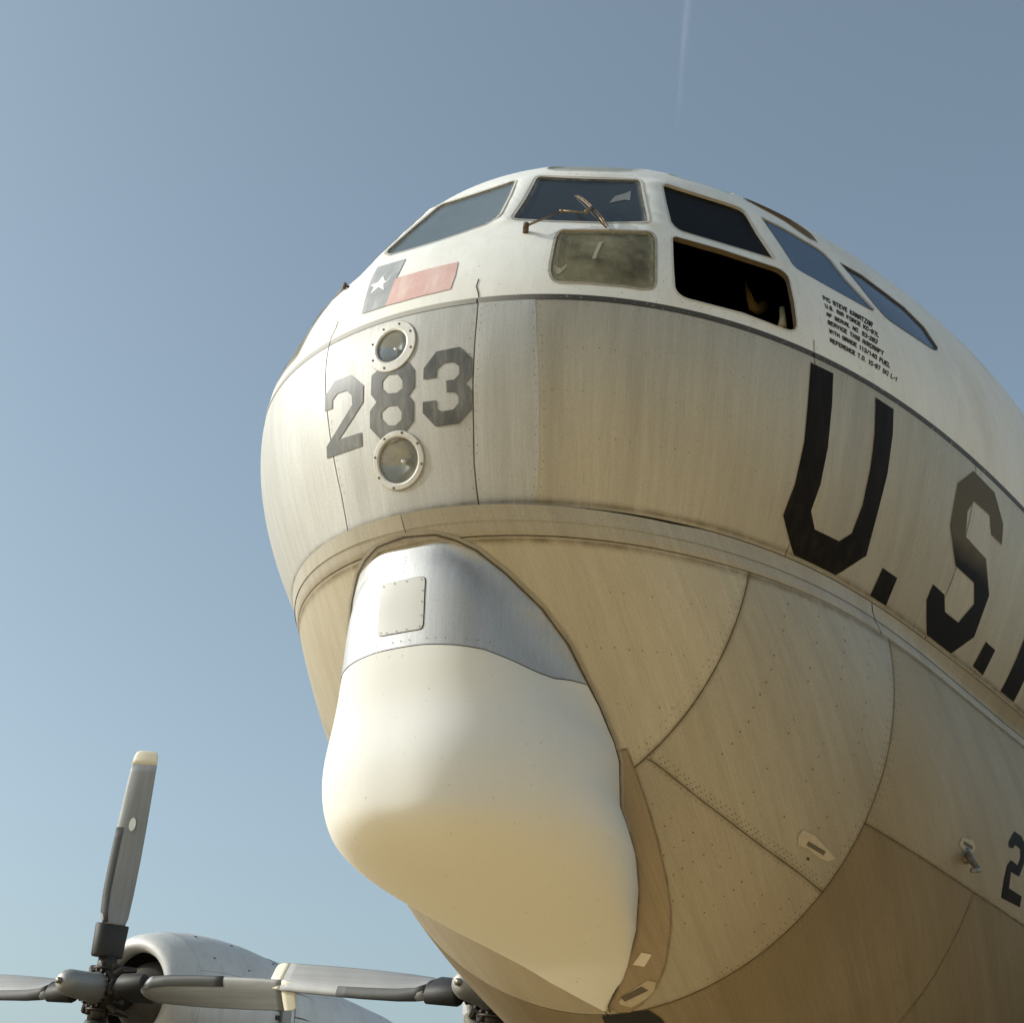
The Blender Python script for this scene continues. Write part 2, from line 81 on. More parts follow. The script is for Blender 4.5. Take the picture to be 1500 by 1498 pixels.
 'm_tape4txt':[(0.5634,-0.3629),(0.5774,-0.3646),(0.5748,-0.3712),(0.5608,-0.3699)],
 'm_hole1':[(0.3387,-0.4768),(0.3412,-0.4784),(0.3396,-0.4820),(0.3371,-0.4817)],
 'm_stain':[(0.1263,-0.7456),(0.1394,-0.7404),(0.1523,-0.7350),(0.1650,-0.7296),(0.1775,-0.7240),(0.1861,-0.7320),(0.1948,-0.7400),(0.1984,-0.7512),(0.2021,-0.7626),(0.1971,-0.7753),(0.1919,-0.7881),(0.1768,-0.7897),(0.1616,-0.7911),(0.1463,-0.7923),(0.1308,-0.7934),(0.1151,-0.7942),(0.0991,-0.7949),(0.1086,-0.7781),(0.1176,-0.7617)],
 'm_wheelwell':[(-0.0102,-0.7783),(0.0070,-0.7768),(0.0234,-0.7749),(0.0393,-0.7729),(0.0547,-0.7707),(0.0697,-0.7683),(0.0754,-0.7763),(0.0812,-0.7844),(0.0838,-0.7981),(0.0865,-0.8121),(0.0893,-0.8264),(0.0922,-0.8410),(0.0769,-0.8415),(0.0612,-0.8417),(0.0451,-0.8418),(0.0286,-0.8416),(0.0115,-0.8412),(-0.0061,-0.8405),(-0.0245,-0.8395),(-0.0194,-0.8185),(-0.0146,-0.7981)],
 'l_A':[(0.1034,0.2942),(0.1045,0.2542),(0.1037,0.2182),(0.1030,0.1902),(0.1017,0.1636),(0.1010,0.1275),(0.0998,0.0927),(0.0983,0.0588),(0.0993,0.0293),(0.1023,-0.0081)],
 'l_A2':[(0.1658,0.2952),(0.1689,0.2655),(0.1711,0.2382),(0.1732,0.2070),(0.1748,0.1777),(0.1752,0.1496),(0.1754,0.1225),(0.1749,0.0991),(0.1744,0.0761),(0.1740,0.0534),(0.1724,0.0261),(0.1670,-0.0070)],
 'l_B':[(0.4692,0.2938),(0.4707,0.2602),(0.4720,0.2294),(0.4734,0.2006),(0.4731,0.1735),(0.4731,0.1476),(0.4734,0.1227),(0.4712,0.0890),(0.4698,0.0566),(0.4695,0.0252),(0.4337,-0.0000)],
 'l_C':[(0.6953,0.2844),(0.7016,0.2417),(0.7019,0.2092),(0.7028,0.1788),(0.7017,0.1484),(0.7009,0.1250),(0.7006,0.1025),(0.6995,0.0822),(0.6988,0.0625),(0.6946,0.0314),(0.6917,0.0015)],
 'l_G':[(0.3783,-0.0491),(0.3598,-0.0890),(0.3426,-0.1227),(0.3276,-0.1510),(0.3134,-0.1786),(0.2984,-0.2050),(0.2839,-0.2309),(0.2643,-0.2614),(0.2451,-0.2913),(0.2232,-0.3220),(0.2099,-0.3395),(0.1965,-0.3567),(0.1816,-0.3700)],
 'l_E':[(0.5585,-0.0555),(0.5414,-0.0997),(0.5288,-0.1307),(0.5179,-0.1602),(0.5074,-0.1870),(0.4980,-0.2130),(0.4878,-0.2391),(0.4785,-0.2645),(0.4616,-0.3057),(0.4449,-0.3473),(0.4248,-0.3899),(0.4052,-0.4291),(0.3862,-0.4679),(0.3670,-0.4996),(0.3478,-0.5310),(0.3254,-0.5624),(0.3026,-0.5936),(0.2766,-0.6220),(0.2501,-0.6502),(0.2228,-0.6784),(0.1914,-0.7022),(0.1587,-0.7257),(0.1265,-0.7430),(0.0924,-0.7600)],
 'l_l1':[(0.1961,-0.3568),(0.2100,-0.3759),(0.2242,-0.3950),(0.2385,-0.4138),(0.2557,-0.4341),(0.2733,-0.4543),(0.2914,-0.4742),(0.3057,-0.4878),(0.3203,-0.5014),(0.3339,-0.5160),(0.3479,-0.5306)],
 'l_l2':[(0.4215,-0.3984),(0.4402,-0.4069),(0.4597,-0.4148),(0.4802,-0.4222),(0.5064,-0.4322),(0.5345,-0.4412),(0.5645,-0.4493),(0.5905,-0.4554),(0.6178,-0.4609),(0.6462,-0.4659)],
 'l_F':[(0.5647,-0.4505),(0.5453,-0.4894),(0.5270,-0.5275),(0.5095,-0.5652),(0.4878,-0.6090),(0.4666,-0.6529),(0.4418,-0.6960),(0.4173,-0.7397)],
 'l_bandD':[(0.5566,-0.0000),(0.5402,-0.0274),(0.5340,-0.0421)],
 'l_bandM':[(0.0038,-0.0123),(0.0027,-0.0226),(0.0029,-0.0284)],
 'l_whiteA':[(0.0981,0.3332),(0.0977,0.3178),(0.1019,0.3035),(0.1032,0.2955)],
 'l_whiteB':[(0.4673,0.3186),(0.4692,0.2938)],
}
TEXT=[
 ('PIC STEVE KANATZAR',[(0.46853,0.43642),(0.47101,0.42424),(0.53296,0.42021),(0.53366,0.43658)]),
 ('U.S. AIR FORCE KC-97L',[(0.47238,0.41642),(0.47470,0.40490),(0.54292,0.40302),(0.54304,0.41549)]),
 ('AF SERIAL NO. 53-283',[(0.47641,0.39510),(0.47757,0.38505),(0.54175,0.38314),(0.54268,0.39578)]),
 ('SERVICE THIS AIRCRAFT',[(0.47924,0.37734),(0.48038,0.36685),(0.55139,0.36427),(0.55184,0.37641)]),
 ('WITH GRADE 113/140 FUEL',[(0.48230,0.35821),(0.48369,0.34884),(0.56210,0.34628),(0.56239,0.35749)]),
 ('REFERENCE T.O. 1C-97 (K) L-1',[(0.48489,0.33883),(0.48630,0.32935),(0.57269,0.32705),(0.57317,0.33775)]),
]
RAD_B=[[-0.003, 0.02, 3.914], [0.0118, 0.121, 3.9055], [0.0426, 0.1905, 3.8812], [0.0808, 0.2475, 3.8495], [0.1571, 0.3211, 3.7801], [0.2701, 0.4034, 3.6773], [0.3768, 0.4522, 3.5737], [0.4881, 0.4755, 3.457], [0.5495, 0.4871, 3.396], [0.6505, 0.4927, 3.2937], [0.7006, 0.4865, 3.2407], [0.81, 0.4343, 3.1133], [0.8882, 0.4265, 3.0445], [0.9832, 0.4127, 2.965], [1.0842, 0.3744, 2.8783], [1.2264, 0.2942, 2.7624], [1.4087, 0.1452, 2.6286], [1.5317, 0.0315, 2.5531], [1.5627, 0.001, 2.5365]]
RAD_V=[0.027, 0.0017, 0.0028, 0.0065, 0.0127, -0.0097, 0.0045, 0.2623, 1.1572, 2.12, 2.3639, 2.3801, 2.9526, 2.3285, -0.1178, -0.0881, 0.3376, 0.0368]
RAD_ZT,RAD_ZB=3.91800,2.53648


# ------------------------------------------------------------ fuselage surface
RU = 1.68
ZC = SURF['zc']; HU = SURF['hu']+RU; W0 = math.sqrt(RU*RU-SURF['hu']**2)
RL = SURF['Rl']; DLc = math.sqrt(max(RL*RL-W0*W0, 1e-6)); DL = DLc+RL
TU = np.array([0, .3, .6, .9, 1.15, 1.4, PI/2]); TL = np.array([0, .3, .6, .9, 1.2, PI/2])
XU = np.array([0]+[SURF['XU%d' % i] for i in range(1, 7)]); XL = np.array([SURF['XL%d' % i] for i in range(6)])
def spl(xk, yk, x):
    n = len(xk); h = np.diff(xk); A = np.zeros((n, n)); b = np.zeros(n); A[0, 0] = 1; A[-1, -1] = 1
    for i in range(1, n-1):
        A[i, i-1] = h[i-1]; A[i, i] = 2*(h[i-1]+h[i]); A[i, i+1] = h[i]
        b[i] = 6*((yk[i+1]-yk[i])/h[i]-(yk[i]-yk[i-1])/h[i-1])
    m = np.linalg.solve(A, b)
    x = np.clip(x, xk[0], xk[-1]); i = np.clip(np.searchsorted(xk, x)-1, 0, n-2)
    a = xk[i+1]-x; c = x-xk[i]; hh = h[i]
    return m[i]*a**3/(6*hh)+m[i+1]*c**3/(6*hh)+(yk[i]/hh-m[i]*hh/6)*a+(yk[i+1]/hh-m[i+1]*hh/6)*c
KR = np.array([0, .25, .5, .75, 1., 1.25]); _G = np.linspace(0, 1, 801)
_BV = [spl(KR, np.eye(6)[i], _G) for i in range(6)]
def sl(b):
    b = np.asarray(b, float); up = b >= 0; S = SURF
    hn = np.where(up, np.sin(b), np.sin(-b))
    x0 = np.where(up, spl(TU, XU, np.abs(b)), spl(TL, XL, np.abs(b)))
    L = np.where(up, S['LU0']+S['LU1']*hn+S['LU2']*hn*hn, S['LL0']+S['LL1']*hn+S['LL2']*hn*hn)
    Wd = np.where(up, np.sqrt(np.maximum(RU*RU-(HU*hn-S['hu'])**2, 0)), np.sqrt(np.maximum(RL*RL-(DL*hn-DLc)**2, 0)))
    z = ZC+np.where(up, HU*hn, -DL*hn)
    return x0, L, Wd, hn, up, z
def gof(r, hn, up):
    S = SURF; B = [np.interp(r, _G, b) for b in _BV]
    v = [np.where(up, S['gU%d' % k]+S['hU%d' % k]*hn, S['gL%d' % k]+S['hL%d' % k]*hn) for k in (1, 2, 3)]
    return v[0]*B[1]+v[1]*B[2]+v[2]*B[3]+B[4]+v[2]*B[5]
def raw(a, b):
    a = np.asarray(a, float); b = np.asarray(b, float); a, b = np.broadcast_arrays(a, b)
    x0, L, Wd, hn, up, z = sl(b); A = np.abs(a)
    s = np.where(A <= 1, A*A, 1+2*(A-1)); g = gof(np.minimum(A, 1), hn, up)
    return np.stack([x0+L*s, -np.sign(a)*Wd*g, z], -1)
def a_at(x, b):
    x0, L, *_ = sl(b); s = (x-x0)/L
    return np.where(s <= 1, np.sqrt(np.clip(s, 0, None)), 1+(s-1)/2)
def bkeel(x, lower=True):            # b where the profile x0(b) reaches x
    bb = np.linspace(0, PI/2-.0005, 1500); xs = sl(-bb if lower else bb)[0]
    xs = np.maximum.accumulate(xs)
    v = np.interp(x, xs, bb); return -v if lower else v
def front_ab(y, z):                  # point of the nose skin with this y, z
    y = np.asarray(y, float); z = np.asarray(z, float)
    h = z-ZC; b = np.where(h >= 0, np.arcsin(np.clip(h/HU, -1, 1)), np.arcsin(np.clip(h/DL, -1, 1)))
    x0, L, Wd, hn, up, _ = sl(b); out = np.zeros_like(y+z)
    rr = np.linspace(0, 1, 400)
    for i in np.ndindex(out.shape):
        g = gof(rr, np.broadcast_to(hn, out.shape)[i], np.broadcast_to(up, out.shape)[i])*np.broadcast_to(Wd, out.shape)[i]
        out[i] = np.interp(abs(np.broadcast_to(y, out.shape)[i]), g, rr)
    return -np.sign(y)*out, np.broadcast_to(b, out.shape)
def rnorm(a, b, fn=raw, e=1e-3):
    b = np.clip(b, -PI/2+2*e, PI/2-2*e)
    da = fn(a+e, b)-fn(a-e, b); db = fn(a, b+e)-fn(a, b-e)
    n = np.cross(db, da); L = np.linalg.norm(n, axis=-1, keepdims=True); n = n/np.maximum(L, 1e-12)
    return n
# sign check: outward at the nose must face -x
if rnorm(np.array([.1]), np.array([.2]))[0][0] > 0:
    _rn = rnorm
    def rnorm(a, b, fn=raw, e=1e-3): return -_rn(a, b, fn, e)

def pip(P, poly):
    x, y = P[:, 0], P[:, 1]; ins = np.zeros(len(P), bool); n = len(poly)
    for i in range(n):
        x1, y1 = poly[i]; x2, y2 = poly[(i+1) % n]
        if y1 == y2: continue
        c = ((y1 > y) != (y2 > y)) & (x < (x2-x1)*(y-y1)/(y2-y1)+x1); ins ^= c
    return ins
def pdist(P, poly, closed=True):
    d = np.full(len(P), 1e9); n = len(poly)
    for i in range(n if closed else n-1):
        p = np.array(poly[i]); q = np.array(poly[(i+1) % n]); v = q-p; L = v@v
        if L < 1e-14: continue
        t = np.clip(((P-p)@v)/L, 0, 1); d = np.minimum(d, np.linalg.norm(P-p-t[:, None]*v, axis=1))
    return d
def mir(poly): return [(-a, b) for a, b in poly][::-1]
def area(poly):
    p = np.array(poly); return .5*np.sum(p[:, 0]*np.roll(p[:, 1], -1)-np.roll(p[:, 0], -1)*p[:, 1])
def ccw(poly): return list(poly) if area(poly) > 0 else list(poly)[::-1]
def inset(poly, d):
    p = np.array(ccw(poly)); out = []
    for i in range(len(p)):
        e1 = p[i]-p[i-1]; e2 = p[(i+1) % len(p)]-p[i]
        n1 = np.array([-e1[1], e1[0]])/max(np.linalg.norm(e1), 1e-9); n2 = np.array([-e2[1], e2[0]])/max(np.linalg.norm(e2), 1e-9)
        n = n1+n2; L = n@n
        out.append(tuple(p[i]+n*d*2/max(L, .8)))
    return out
def subdiv(poly, st, closed=True):
    out = []; n = len(poly)
    for i in range(n if closed else n-1):
        p = np.array(poly[i]); q = np.array(poly[(i+1) % n]); k = max(1, int(math.ceil(np.linalg.norm(q-p)/st)))
        for j in range(k): out.append(tuple(p+(q-p)*j/k))
    if not closed: out.append(tuple(poly[-1]))
    return out

# windows: all outlines, both sides
AB['win_center'] = [(-.071, .489), (-.0835, .500), (-.086, .514), (-.077, .60), (-.068, .668), (-.060, .678), (0, .680), (.060, .678), (.068, .668), (.077, .60), (.086, .514), (.0835, .500), (.071, .489), (0, .487)]
AB['win_brow1'] = [(.088, .765), (.096, .728), (.112, .710), (.140, .703), (.169, .699), (.200, .706), (.216, .720), (.222, .754), (.214, .82), (.19, .85), (.12, .85), (.098, .82)]
AB['win_brow2'] = [(.255, .775), (.262, .752), (.283, .738), (.319, .741), (.347, .730), (.352, .745), (.345, .80), (.33, .84), (.28, .845), (.26, .82)]
AB['win_brow3'] = [(.364, .745), (.369, .728), (.390, .707), (.420, .687), (.438, .662), (.452, .650), (.462, .656), (.455, .70), (.43, .75), (.40, .775), (.37, .77)]
WN = ['shield', 'chin', 'side', 'open', 'quarter', 'rear', 'brow1', 'brow2', 'brow3']
WINS = {('center', 0): ccw(AB['win_center'])}
for k in WN:
    WINS[(k, 1)] = ccw(AB['win_'+k]); WINS[(k, -1)] = ccw(mir(AB['win_'+k]))
FAC = []
for key, p in WINS.items():
    if key[0] in ('rear', 'brow3', 'brow1', 'brow2', 'chin', 'open'): continue
    if 'fac_'+key[0] in AB: p = ccw(AB['fac_'+key[0]]) if key[1] > 0 else ccw(mir(AB['fac_'+key[0]]))
    q = np.array(subdiv(p, .02)); P = raw(q[:, 0], q[:, 1]); c0 = P.mean(0)
    _, _, vt = np.linalg.svd(P-c0); nn = vt[2]
    n0 = rnorm(q[:, 0], q[:, 1]).mean(0)
    if nn@n0 < 0: nn = -nn
    FAC.append((p, c0, nn, q.min(0)-.03, q.max(0)+.03))
def surf(a, b):
    a, b = np.broadcast_arrays(np.asarray(a, float), np.asarray(b, float)); sh = a.shape
    a = a.ravel(); b = b.ravel(); P = raw(a, b)
    if len(a) == 0 or b.max() < .28 or np.abs(a).min() > .6: return P.reshape(sh+(3,))
    sw = np.zeros(len(a)); sdd = np.zeros((len(a), 3)); Q = np.stack([a, b], -1)
    for p, c0, nn, lo, hi in FAC:
        m = (Q > lo).all(1) & (Q < hi).all(1)
        if not m.any(): continue
        q = Q[m]; d = np.where(pip(q, p), 0, pdist(q, p)); wt = np.clip(1-d/.024, 0, 1); wt = wt*wt*(3-2*wt)
        n = rnorm(q[:, 0], q[:, 1]); dd = -((P[m]-c0)@nn)/np.maximum(n@nn, .3)
        sw[m] += wt; sdd[m] += (wt*dd)[:, None]*n
    P = P+sdd/np.maximum(sw, 1)[:, None]
    return P.reshape(sh+(3,))
def snorm(a, b): return rnorm(a, b, surf)
def at(a, b, off=0.):
    a = np.asarray(a, float); b = np.asarray(b, float)
    if np.isscalar(off) and off == 0: return surf(a, b)
    return surf(a, b)+snorm(a, b)*np.asarray(off)[..., None]

# ------------------------------------------------------------ mesh helpers
def link(o, parent):
    col.objects.link(o)
    if parent is not None: o.parent = parent
    return o
def mk(name, V, Fc, mat, parent=None, normals=None, uv=None, smooth=True, mats=None, midx=None):
    me = bpy.data.meshes.new(name); me.from_pydata([tuple(map(float, v)) for v in V], [], [tuple(int(i) for i in f) for f in Fc])
    for m in (mats or [mat]): me.materials.append(m)
    if midx is not None: me.polygons.foreach_set('material_index', list(midx))
    me.polygons.foreach_set('use_smooth', [smooth]*len(me.polygons))
    if uv is not None:
        l = me.uv_layers.new(name='UVMap'); ui = np.empty(len(me.loops), int); me.loops.foreach_get('vertex_index', ui)
        l.data.foreach_set('uv', np.asarray(uv, float)[ui].ravel())
    if normals is not None: me.normals_split_custom_set_from_vertices([tuple(map(float, n)) for n in normals])
    me.update()
    return link(bpy.data.objects.new(name, me), parent)
def empty(name, loc=(0, 0, 0), parent=None, **kw):
    o = bpy.data.objects.new(name, None); o.location = loc; o.empty_display_size = .1; link(o, parent)
    for k, v in kw.items(): o[k] = v
    return o
def orient(V, Fc, N):
    V = np.asarray(V); out = []
    for f in Fc:
        n = np.cross(V[f[1]]-V[f[0]], V[f[2]]-V[f[0]])
        out.append(tuple(f) if n@N[f[0]] >= 0 else tuple(f)[::-1])
    return out
def fill(outer, holes=(), st=.02, est=None):
    est = est or st; outer = subdiv(ccw(outer), est); holes = [subdiv(ccw(h), est) for h in holes]
    pts = []; edges = []
    for lp in [outer]+holes:
        n0 = len(pts); pts += lp; edges += [(n0+i, n0+(i+1) % len(lp)) for i in range(len(lp))]
    o = np.array(outer); lo = o.min(0); hi = o.max(0)
    gx, gy = np.meshgrid(np.arange(lo[0]+st*.5, hi[0], st), np.arange(lo[1]+st*.5, hi[1], st*.87))
    gx[1::2] += st/2; G = np.stack([gx.ravel(), gy.ravel()], -1)
    if len(G):
        k = pip(G, outer) & (pdist(G, outer) > st*.4); G = G[k]
        for h in holes:
            if len(G): G = G[~pip(G, h) & (pdist(G, h) > st*.4)]
    allp = pts+[tuple(g) for g in G]
    v, e, f, *_ = delaunay_2d_cdt([Vector(p) for p in allp], edges, [], 0, 1e-7)
    V = np.array([tuple(q) for q in v]); T = np.array([t for t in f if len(t) == 3])
    C = V[T].mean(1); k = pip(C, outer)
    for h in holes: k &= ~pip(C, h)
    return V, T[k], outer, holes
def skirt(V, Fc, N, loops, depth):
    V = list(map(tuple, V)); Fc = list(Fc); N = list(map(tuple, N))
    for P, n, rev in loops:
        m = len(P); b = len(V)
        ctr = P.mean(0)
        for j in range(m):
            V.append(tuple(P[j])); V.append(tuple(P[j]-n[j]*depth))
            t = P[(j+1) % m]-P[j-1]; s = np.cross(t, n[j]); s = s/max(np.linalg.norm(s), 1e-9)*(1 if not rev else 1)
            N.append(tuple(s)); N.append(tuple(s))
        for j in range(m):
            j2 = (j+1) % m; Fc.append((b+2*j, b+2*j+1, b+2*j2+1, b+2*j2))
    return V, Fc, N
def patch(name, outer, mat, parent, off=0., holes=(), st=.03, depth=.006, gap=0., est=None, mats=None):
    if gap: outer = inset(outer, gap/2/2.6)
    V2, T, lo, lh = fill(outer, holes, st, est)
    P = at(V2[:, 0], V2[:, 1], off) if off else surf(V2[:, 0], V2[:, 1])
    N = snorm(V2[:, 0], V2[:, 1]); T = orient(P, T, N)
    if depth:
        lps = []
        for lp in [lo]+list(lh):
            q = np.array(lp); n = snorm(q[:, 0], q[:, 1]); lps.append((surf(q[:, 0], q[:, 1])+n*off, n, False))
        P, T, N = skirt(P, T, N, lps, depth)
    uv = np.zeros((len(P), 2)); uv[:len(V2)] = V2*2.6
    return mk(name, P, T, mat, parent, normals=N, mats=mats, uv=uv)
def grid(name, fab, nu, nv, mat, parent, off=0., depth=.006, gap=.004, flip=False, edges='lrtb'):
    u = np.linspace(0, 1, nu+1); v = np.linspace(0, 1, nv+1); U, Vv = np.meshgrid(u, v, indexing='ij')
    A, B = fab(U, Vv); P = surf(A, B); N = snorm(A, B)
    if gap:
        P = P.copy()
        def push(i, j, fl):
            d = P[j]-P[i]; L = np.linalg.norm(d, axis=-1, keepdims=True); P[i] = P[i]+d/np.maximum(L, 1e-6)*np.minimum(gap/2, L*.45)
        if 'l' in edges: push((0,), (1,), 0)
        if 'r' in edges: push((-1,), (-2,), 0)
        if 'b' in edges: push((slice(None), 0), (slice(None), 1), 0)
        if 't' in edges: push((slice(None), -1), (slice(None), -2), 0)
    P = P+N*off
    idx = np.arange((nu+1)*(nv+1)).reshape(nu+1, nv+1)
    Fc = [(idx[i, j], idx[i+1, j], idx[i+1, j+1], idx[i, j+1]) for i in range(nu) for j in range(nv)]
    V = P.reshape(-1, 3); Nn = N.reshape(-1, 3); uv0 = np.stack([A.ravel(), B.ravel()], -1)*2.6
    mid = Fc[len(Fc)//2]; n = np.cross(V[mid[1]]-V[mid[0]], V[mid[2]]-V[mid[0]])
    if n@Nn[mid[0]] < 0: Fc = [f[::-1] for f in Fc]
    if depth:
        lp = np.r_[idx[:, 0], idx[-1, 1:], idx[-2::-1, -1], idx[0, -2:0:-1]]
        V, Fc, Nn = skirt(V, Fc, Nn, [(V[lp], Nn[lp], False)], depth)
    uv = np.zeros((len(V), 2)); uv[:len(uv0)] = uv0
    return mk(name, V, Fc, mat, parent, normals=Nn, uv=uv)
def ribbon(name, line, wid, mat, parent, off=.001, closed=False, side=0., st=.02, shade=True):
    """strip of width wid (metres) along an (a,b) line; side shifts its centre"""
    q = np.array(subdiv(line, st, closed)); P = at(q[:, 0], q[:, 1], off); N = snorm(q[:, 0], q[:, 1]); n = len(q)
    V = []; UV = []; NN = []; L = 0
    for i in range(n):
        t = (P[(i+1) % n]-P[i-1]) if closed else P[min(i+1, n-1)]-P[max(i-1, 0)]
        s = np.cross(N[i], t); s /= max(np.linalg.norm(s), 1e-9)
        if i: L += np.linalg.norm(P[i]-P[i-1])
        for k in (-.5, 0, .5):
            V.append(P[i]+s*(wid*k+side)); UV.append((k+.5, L)); NN.append(N[i])
    Fc = []
    for i in range(n if closed else n-1):
        j = (i+1) % n
        for k in (0, 1): Fc.append((3*i+k, 3*j+k, 3*j+k+1, 3*i+k+1))
    Fc = orient(V, Fc, np.array(NN))
    return mk(name, V, Fc, mat, parent, normals=NN, uv=UV)
def joined(name, parts, mat, parent, smooth=False):
    V = []; Fc = []
    for v, f in parts:
        b = len(V); V += list(v); Fc += [tuple(i+b for i in q) for q in f]
    return mk(name, V, Fc, mat, parent, smooth=smooth)
def tube(pts, rad, n=10, cap=True):
    pts = [np.array(p, float) for p in pts]; V = []; Fc = []; m = len(pts)
    rad = rad if hasattr(rad, '__len__') else [rad]*m; prev = None
    for i, p in enumerate(pts):
        t = pts[min(i+1, m-1)]-pts[max(i-1, 0)]; t = t/np.linalg.norm(t)
        if prev is None: prev = np.cross(t, [0, 0, 1.]) if abs(t[2]) < .9 else np.cross(t, [1., 0, 0])
        u = prev-t*(prev@t); u /= np.linalg.norm(u); prev = u; v = np.cross(t, u)
        for k in range(n):
            a = 2*PI*k/n; V.append(p+(u*math.cos(a)+v*math.sin(a))*rad[i])
    for i in range(m-1):
        for k in range(n): Fc.append((i*n+k, i*n+(k+1) % n, (i+1)*n+(k+1) % n, (i+1)*n+k))
    if cap: Fc.append(tuple(range(n))[::-1]); Fc.append(tuple((m-1)*n+k for k in range(n)))
    return V, Fc
def lathe(prof, n=48, o=(0, 0, 0), ax='x', squash=1.):
    V = []; Fc = []; m = len(prof)
    for t, r in prof:
        for k in range(n):
            a = 2*PI*k/n; c, s = math.cos(a)*r, math.sin(a)*r*squash
            V.append({'x': (o[0]+t, o[1]+c, o[2]+s), 'z': (o[0]+c, o[1]+s, o[2]+t)}[ax])
    for i in range(m-1):
        for k in range(n): Fc.append((i*n+k, i*n+(k+1) % n, (i+1)*n+(k+1) % n, (i+1)*n+k))
    return V, Fc
def box(c, s, rot=None):
    V = [np.array((x*s[0]/2, y*s[1]/2, z*s[2]/2)) for x in (-1, 1) for y in (-1, 1) for z in (-1, 1)]
    if rot is not None: V = [rot@v for v in V]
    V = [v+np.array(c) for v in V]
    return V, [(0, 1, 3, 2), (4, 6, 7, 5), (0, 4, 5, 1), (2, 3, 7, 6), (0, 2, 6, 4), (1, 5, 7, 3)]
def fixn(o):
    import bmesh
    bm = bmesh.new(); bm.from_mesh(o.data); bmesh.ops.recalc_face_normals(bm, faces=bm.faces); bm.to_mesh(o.data); bm.free(); return o

# ------------------------------------------------------------ materials
class NM:
    def __init__(s, name):
        s.m = bpy.data.materials.new(name); s.m.use_nodes = True; s.t = s.m.node_tree; s.n = s.t.nodes
        s.p = s.n['Principled BSDF']; s.out = s.n['Material Output']; s.tc = s.n.new('ShaderNodeTexCoord'); s.co = s.tc.outputs['Object']
        s.geo = None
    def l(s, a, b): s.t.links.new(a, b)
    def map(s, scale, loc=(0, 0, 0)):
        m = s.n.new('ShaderNodeMapping'); m.inputs['Scale'].default_value = scale; m.inputs['Location'].default_value = loc; s.l(s.co, m.inputs[0]); return m.outputs[0]
    def noise(s, scale, sc=1., det=4, rough=.55, loc=(0, 0, 0)):
        t = s.n.new('ShaderNodeTexNoise'); t.inputs['Scale'].default_value = sc; t.inputs['Detail'].default_value = det; t.inputs['Roughness'].default_value = rough
        s.l(s.map(scale, loc), t.inputs['Vector']); return t.outputs['Fac']
    def ramp(s, f, stops):
        r = s.n.new('ShaderNodeValToRGB'); e = r.color_ramp.elements
        while len(e) < len(stops): e.new(.5)
        for k, (p, c) in zip(e, stops): k.position = p; k.color = (*c, 1) if hasattr(c, '__len__') else (c, c, c, 1)
        s.l(f, r.inputs[0]); return r.outputs[0]
    def mix(s, f, a, b, mode='MIX'):
        m = s.n.new('ShaderNodeMix'); m.data_type = 'RGBA'; m.blend_type = mode
        for v, i in ((f, 0), (a, 6), (b, 7)):
            if hasattr(v, 'links'): s.l(v, m.inputs[i])
            else: m.inputs[i].default_value = v if i == 0 else (*v, 1)
        return m.outputs[2]
    def mth(s, op, a, b=None):
        m = s.n.new('ShaderNodeMath'); m.operation = op
        for v, i in ((a, 0), (b, 1)):
            if v is None: continue
            if hasattr(v, 'links'): s.l(v, m.inputs[i])
            else: m.inputs[i].default_value = v
        return m.outputs[0]
    def bump(s, h, st, dist=.01):
        b = s.n.new('ShaderNodeBump'); b.inputs['Strength'].default_value = st; b.inputs['Distance'].default_value = dist; s.l(h, b.inputs['Height']); s.l(b.outputs[0], s.p.inputs['Normal']); return b
    def set(s, **k):
        for a, v in k.items():
            i = s.p.inputs[a.replace('_', ' ')]
            if hasattr(v, 'links'): s.l(v, i)
            elif hasattr(v, '__len__'): i.default_value = (*v, 1)
            else: i.default_value = v
        return s.m
def simple(name, c, rough=.5, metal=0., var=0., sc=8.):
    m = NM(name); m.set(Roughness=rough, Metallic=metal)
    if var:
        f = m.noise((1, 1, 1), sc); lo = [x*(1-var) for x in c]; hi = [min(1, x*(1+var)) for x in c]
        m.set(Base_Color=m.mix(f, lo, hi))
    else: m.set(Base_Color=c)
    return m.m
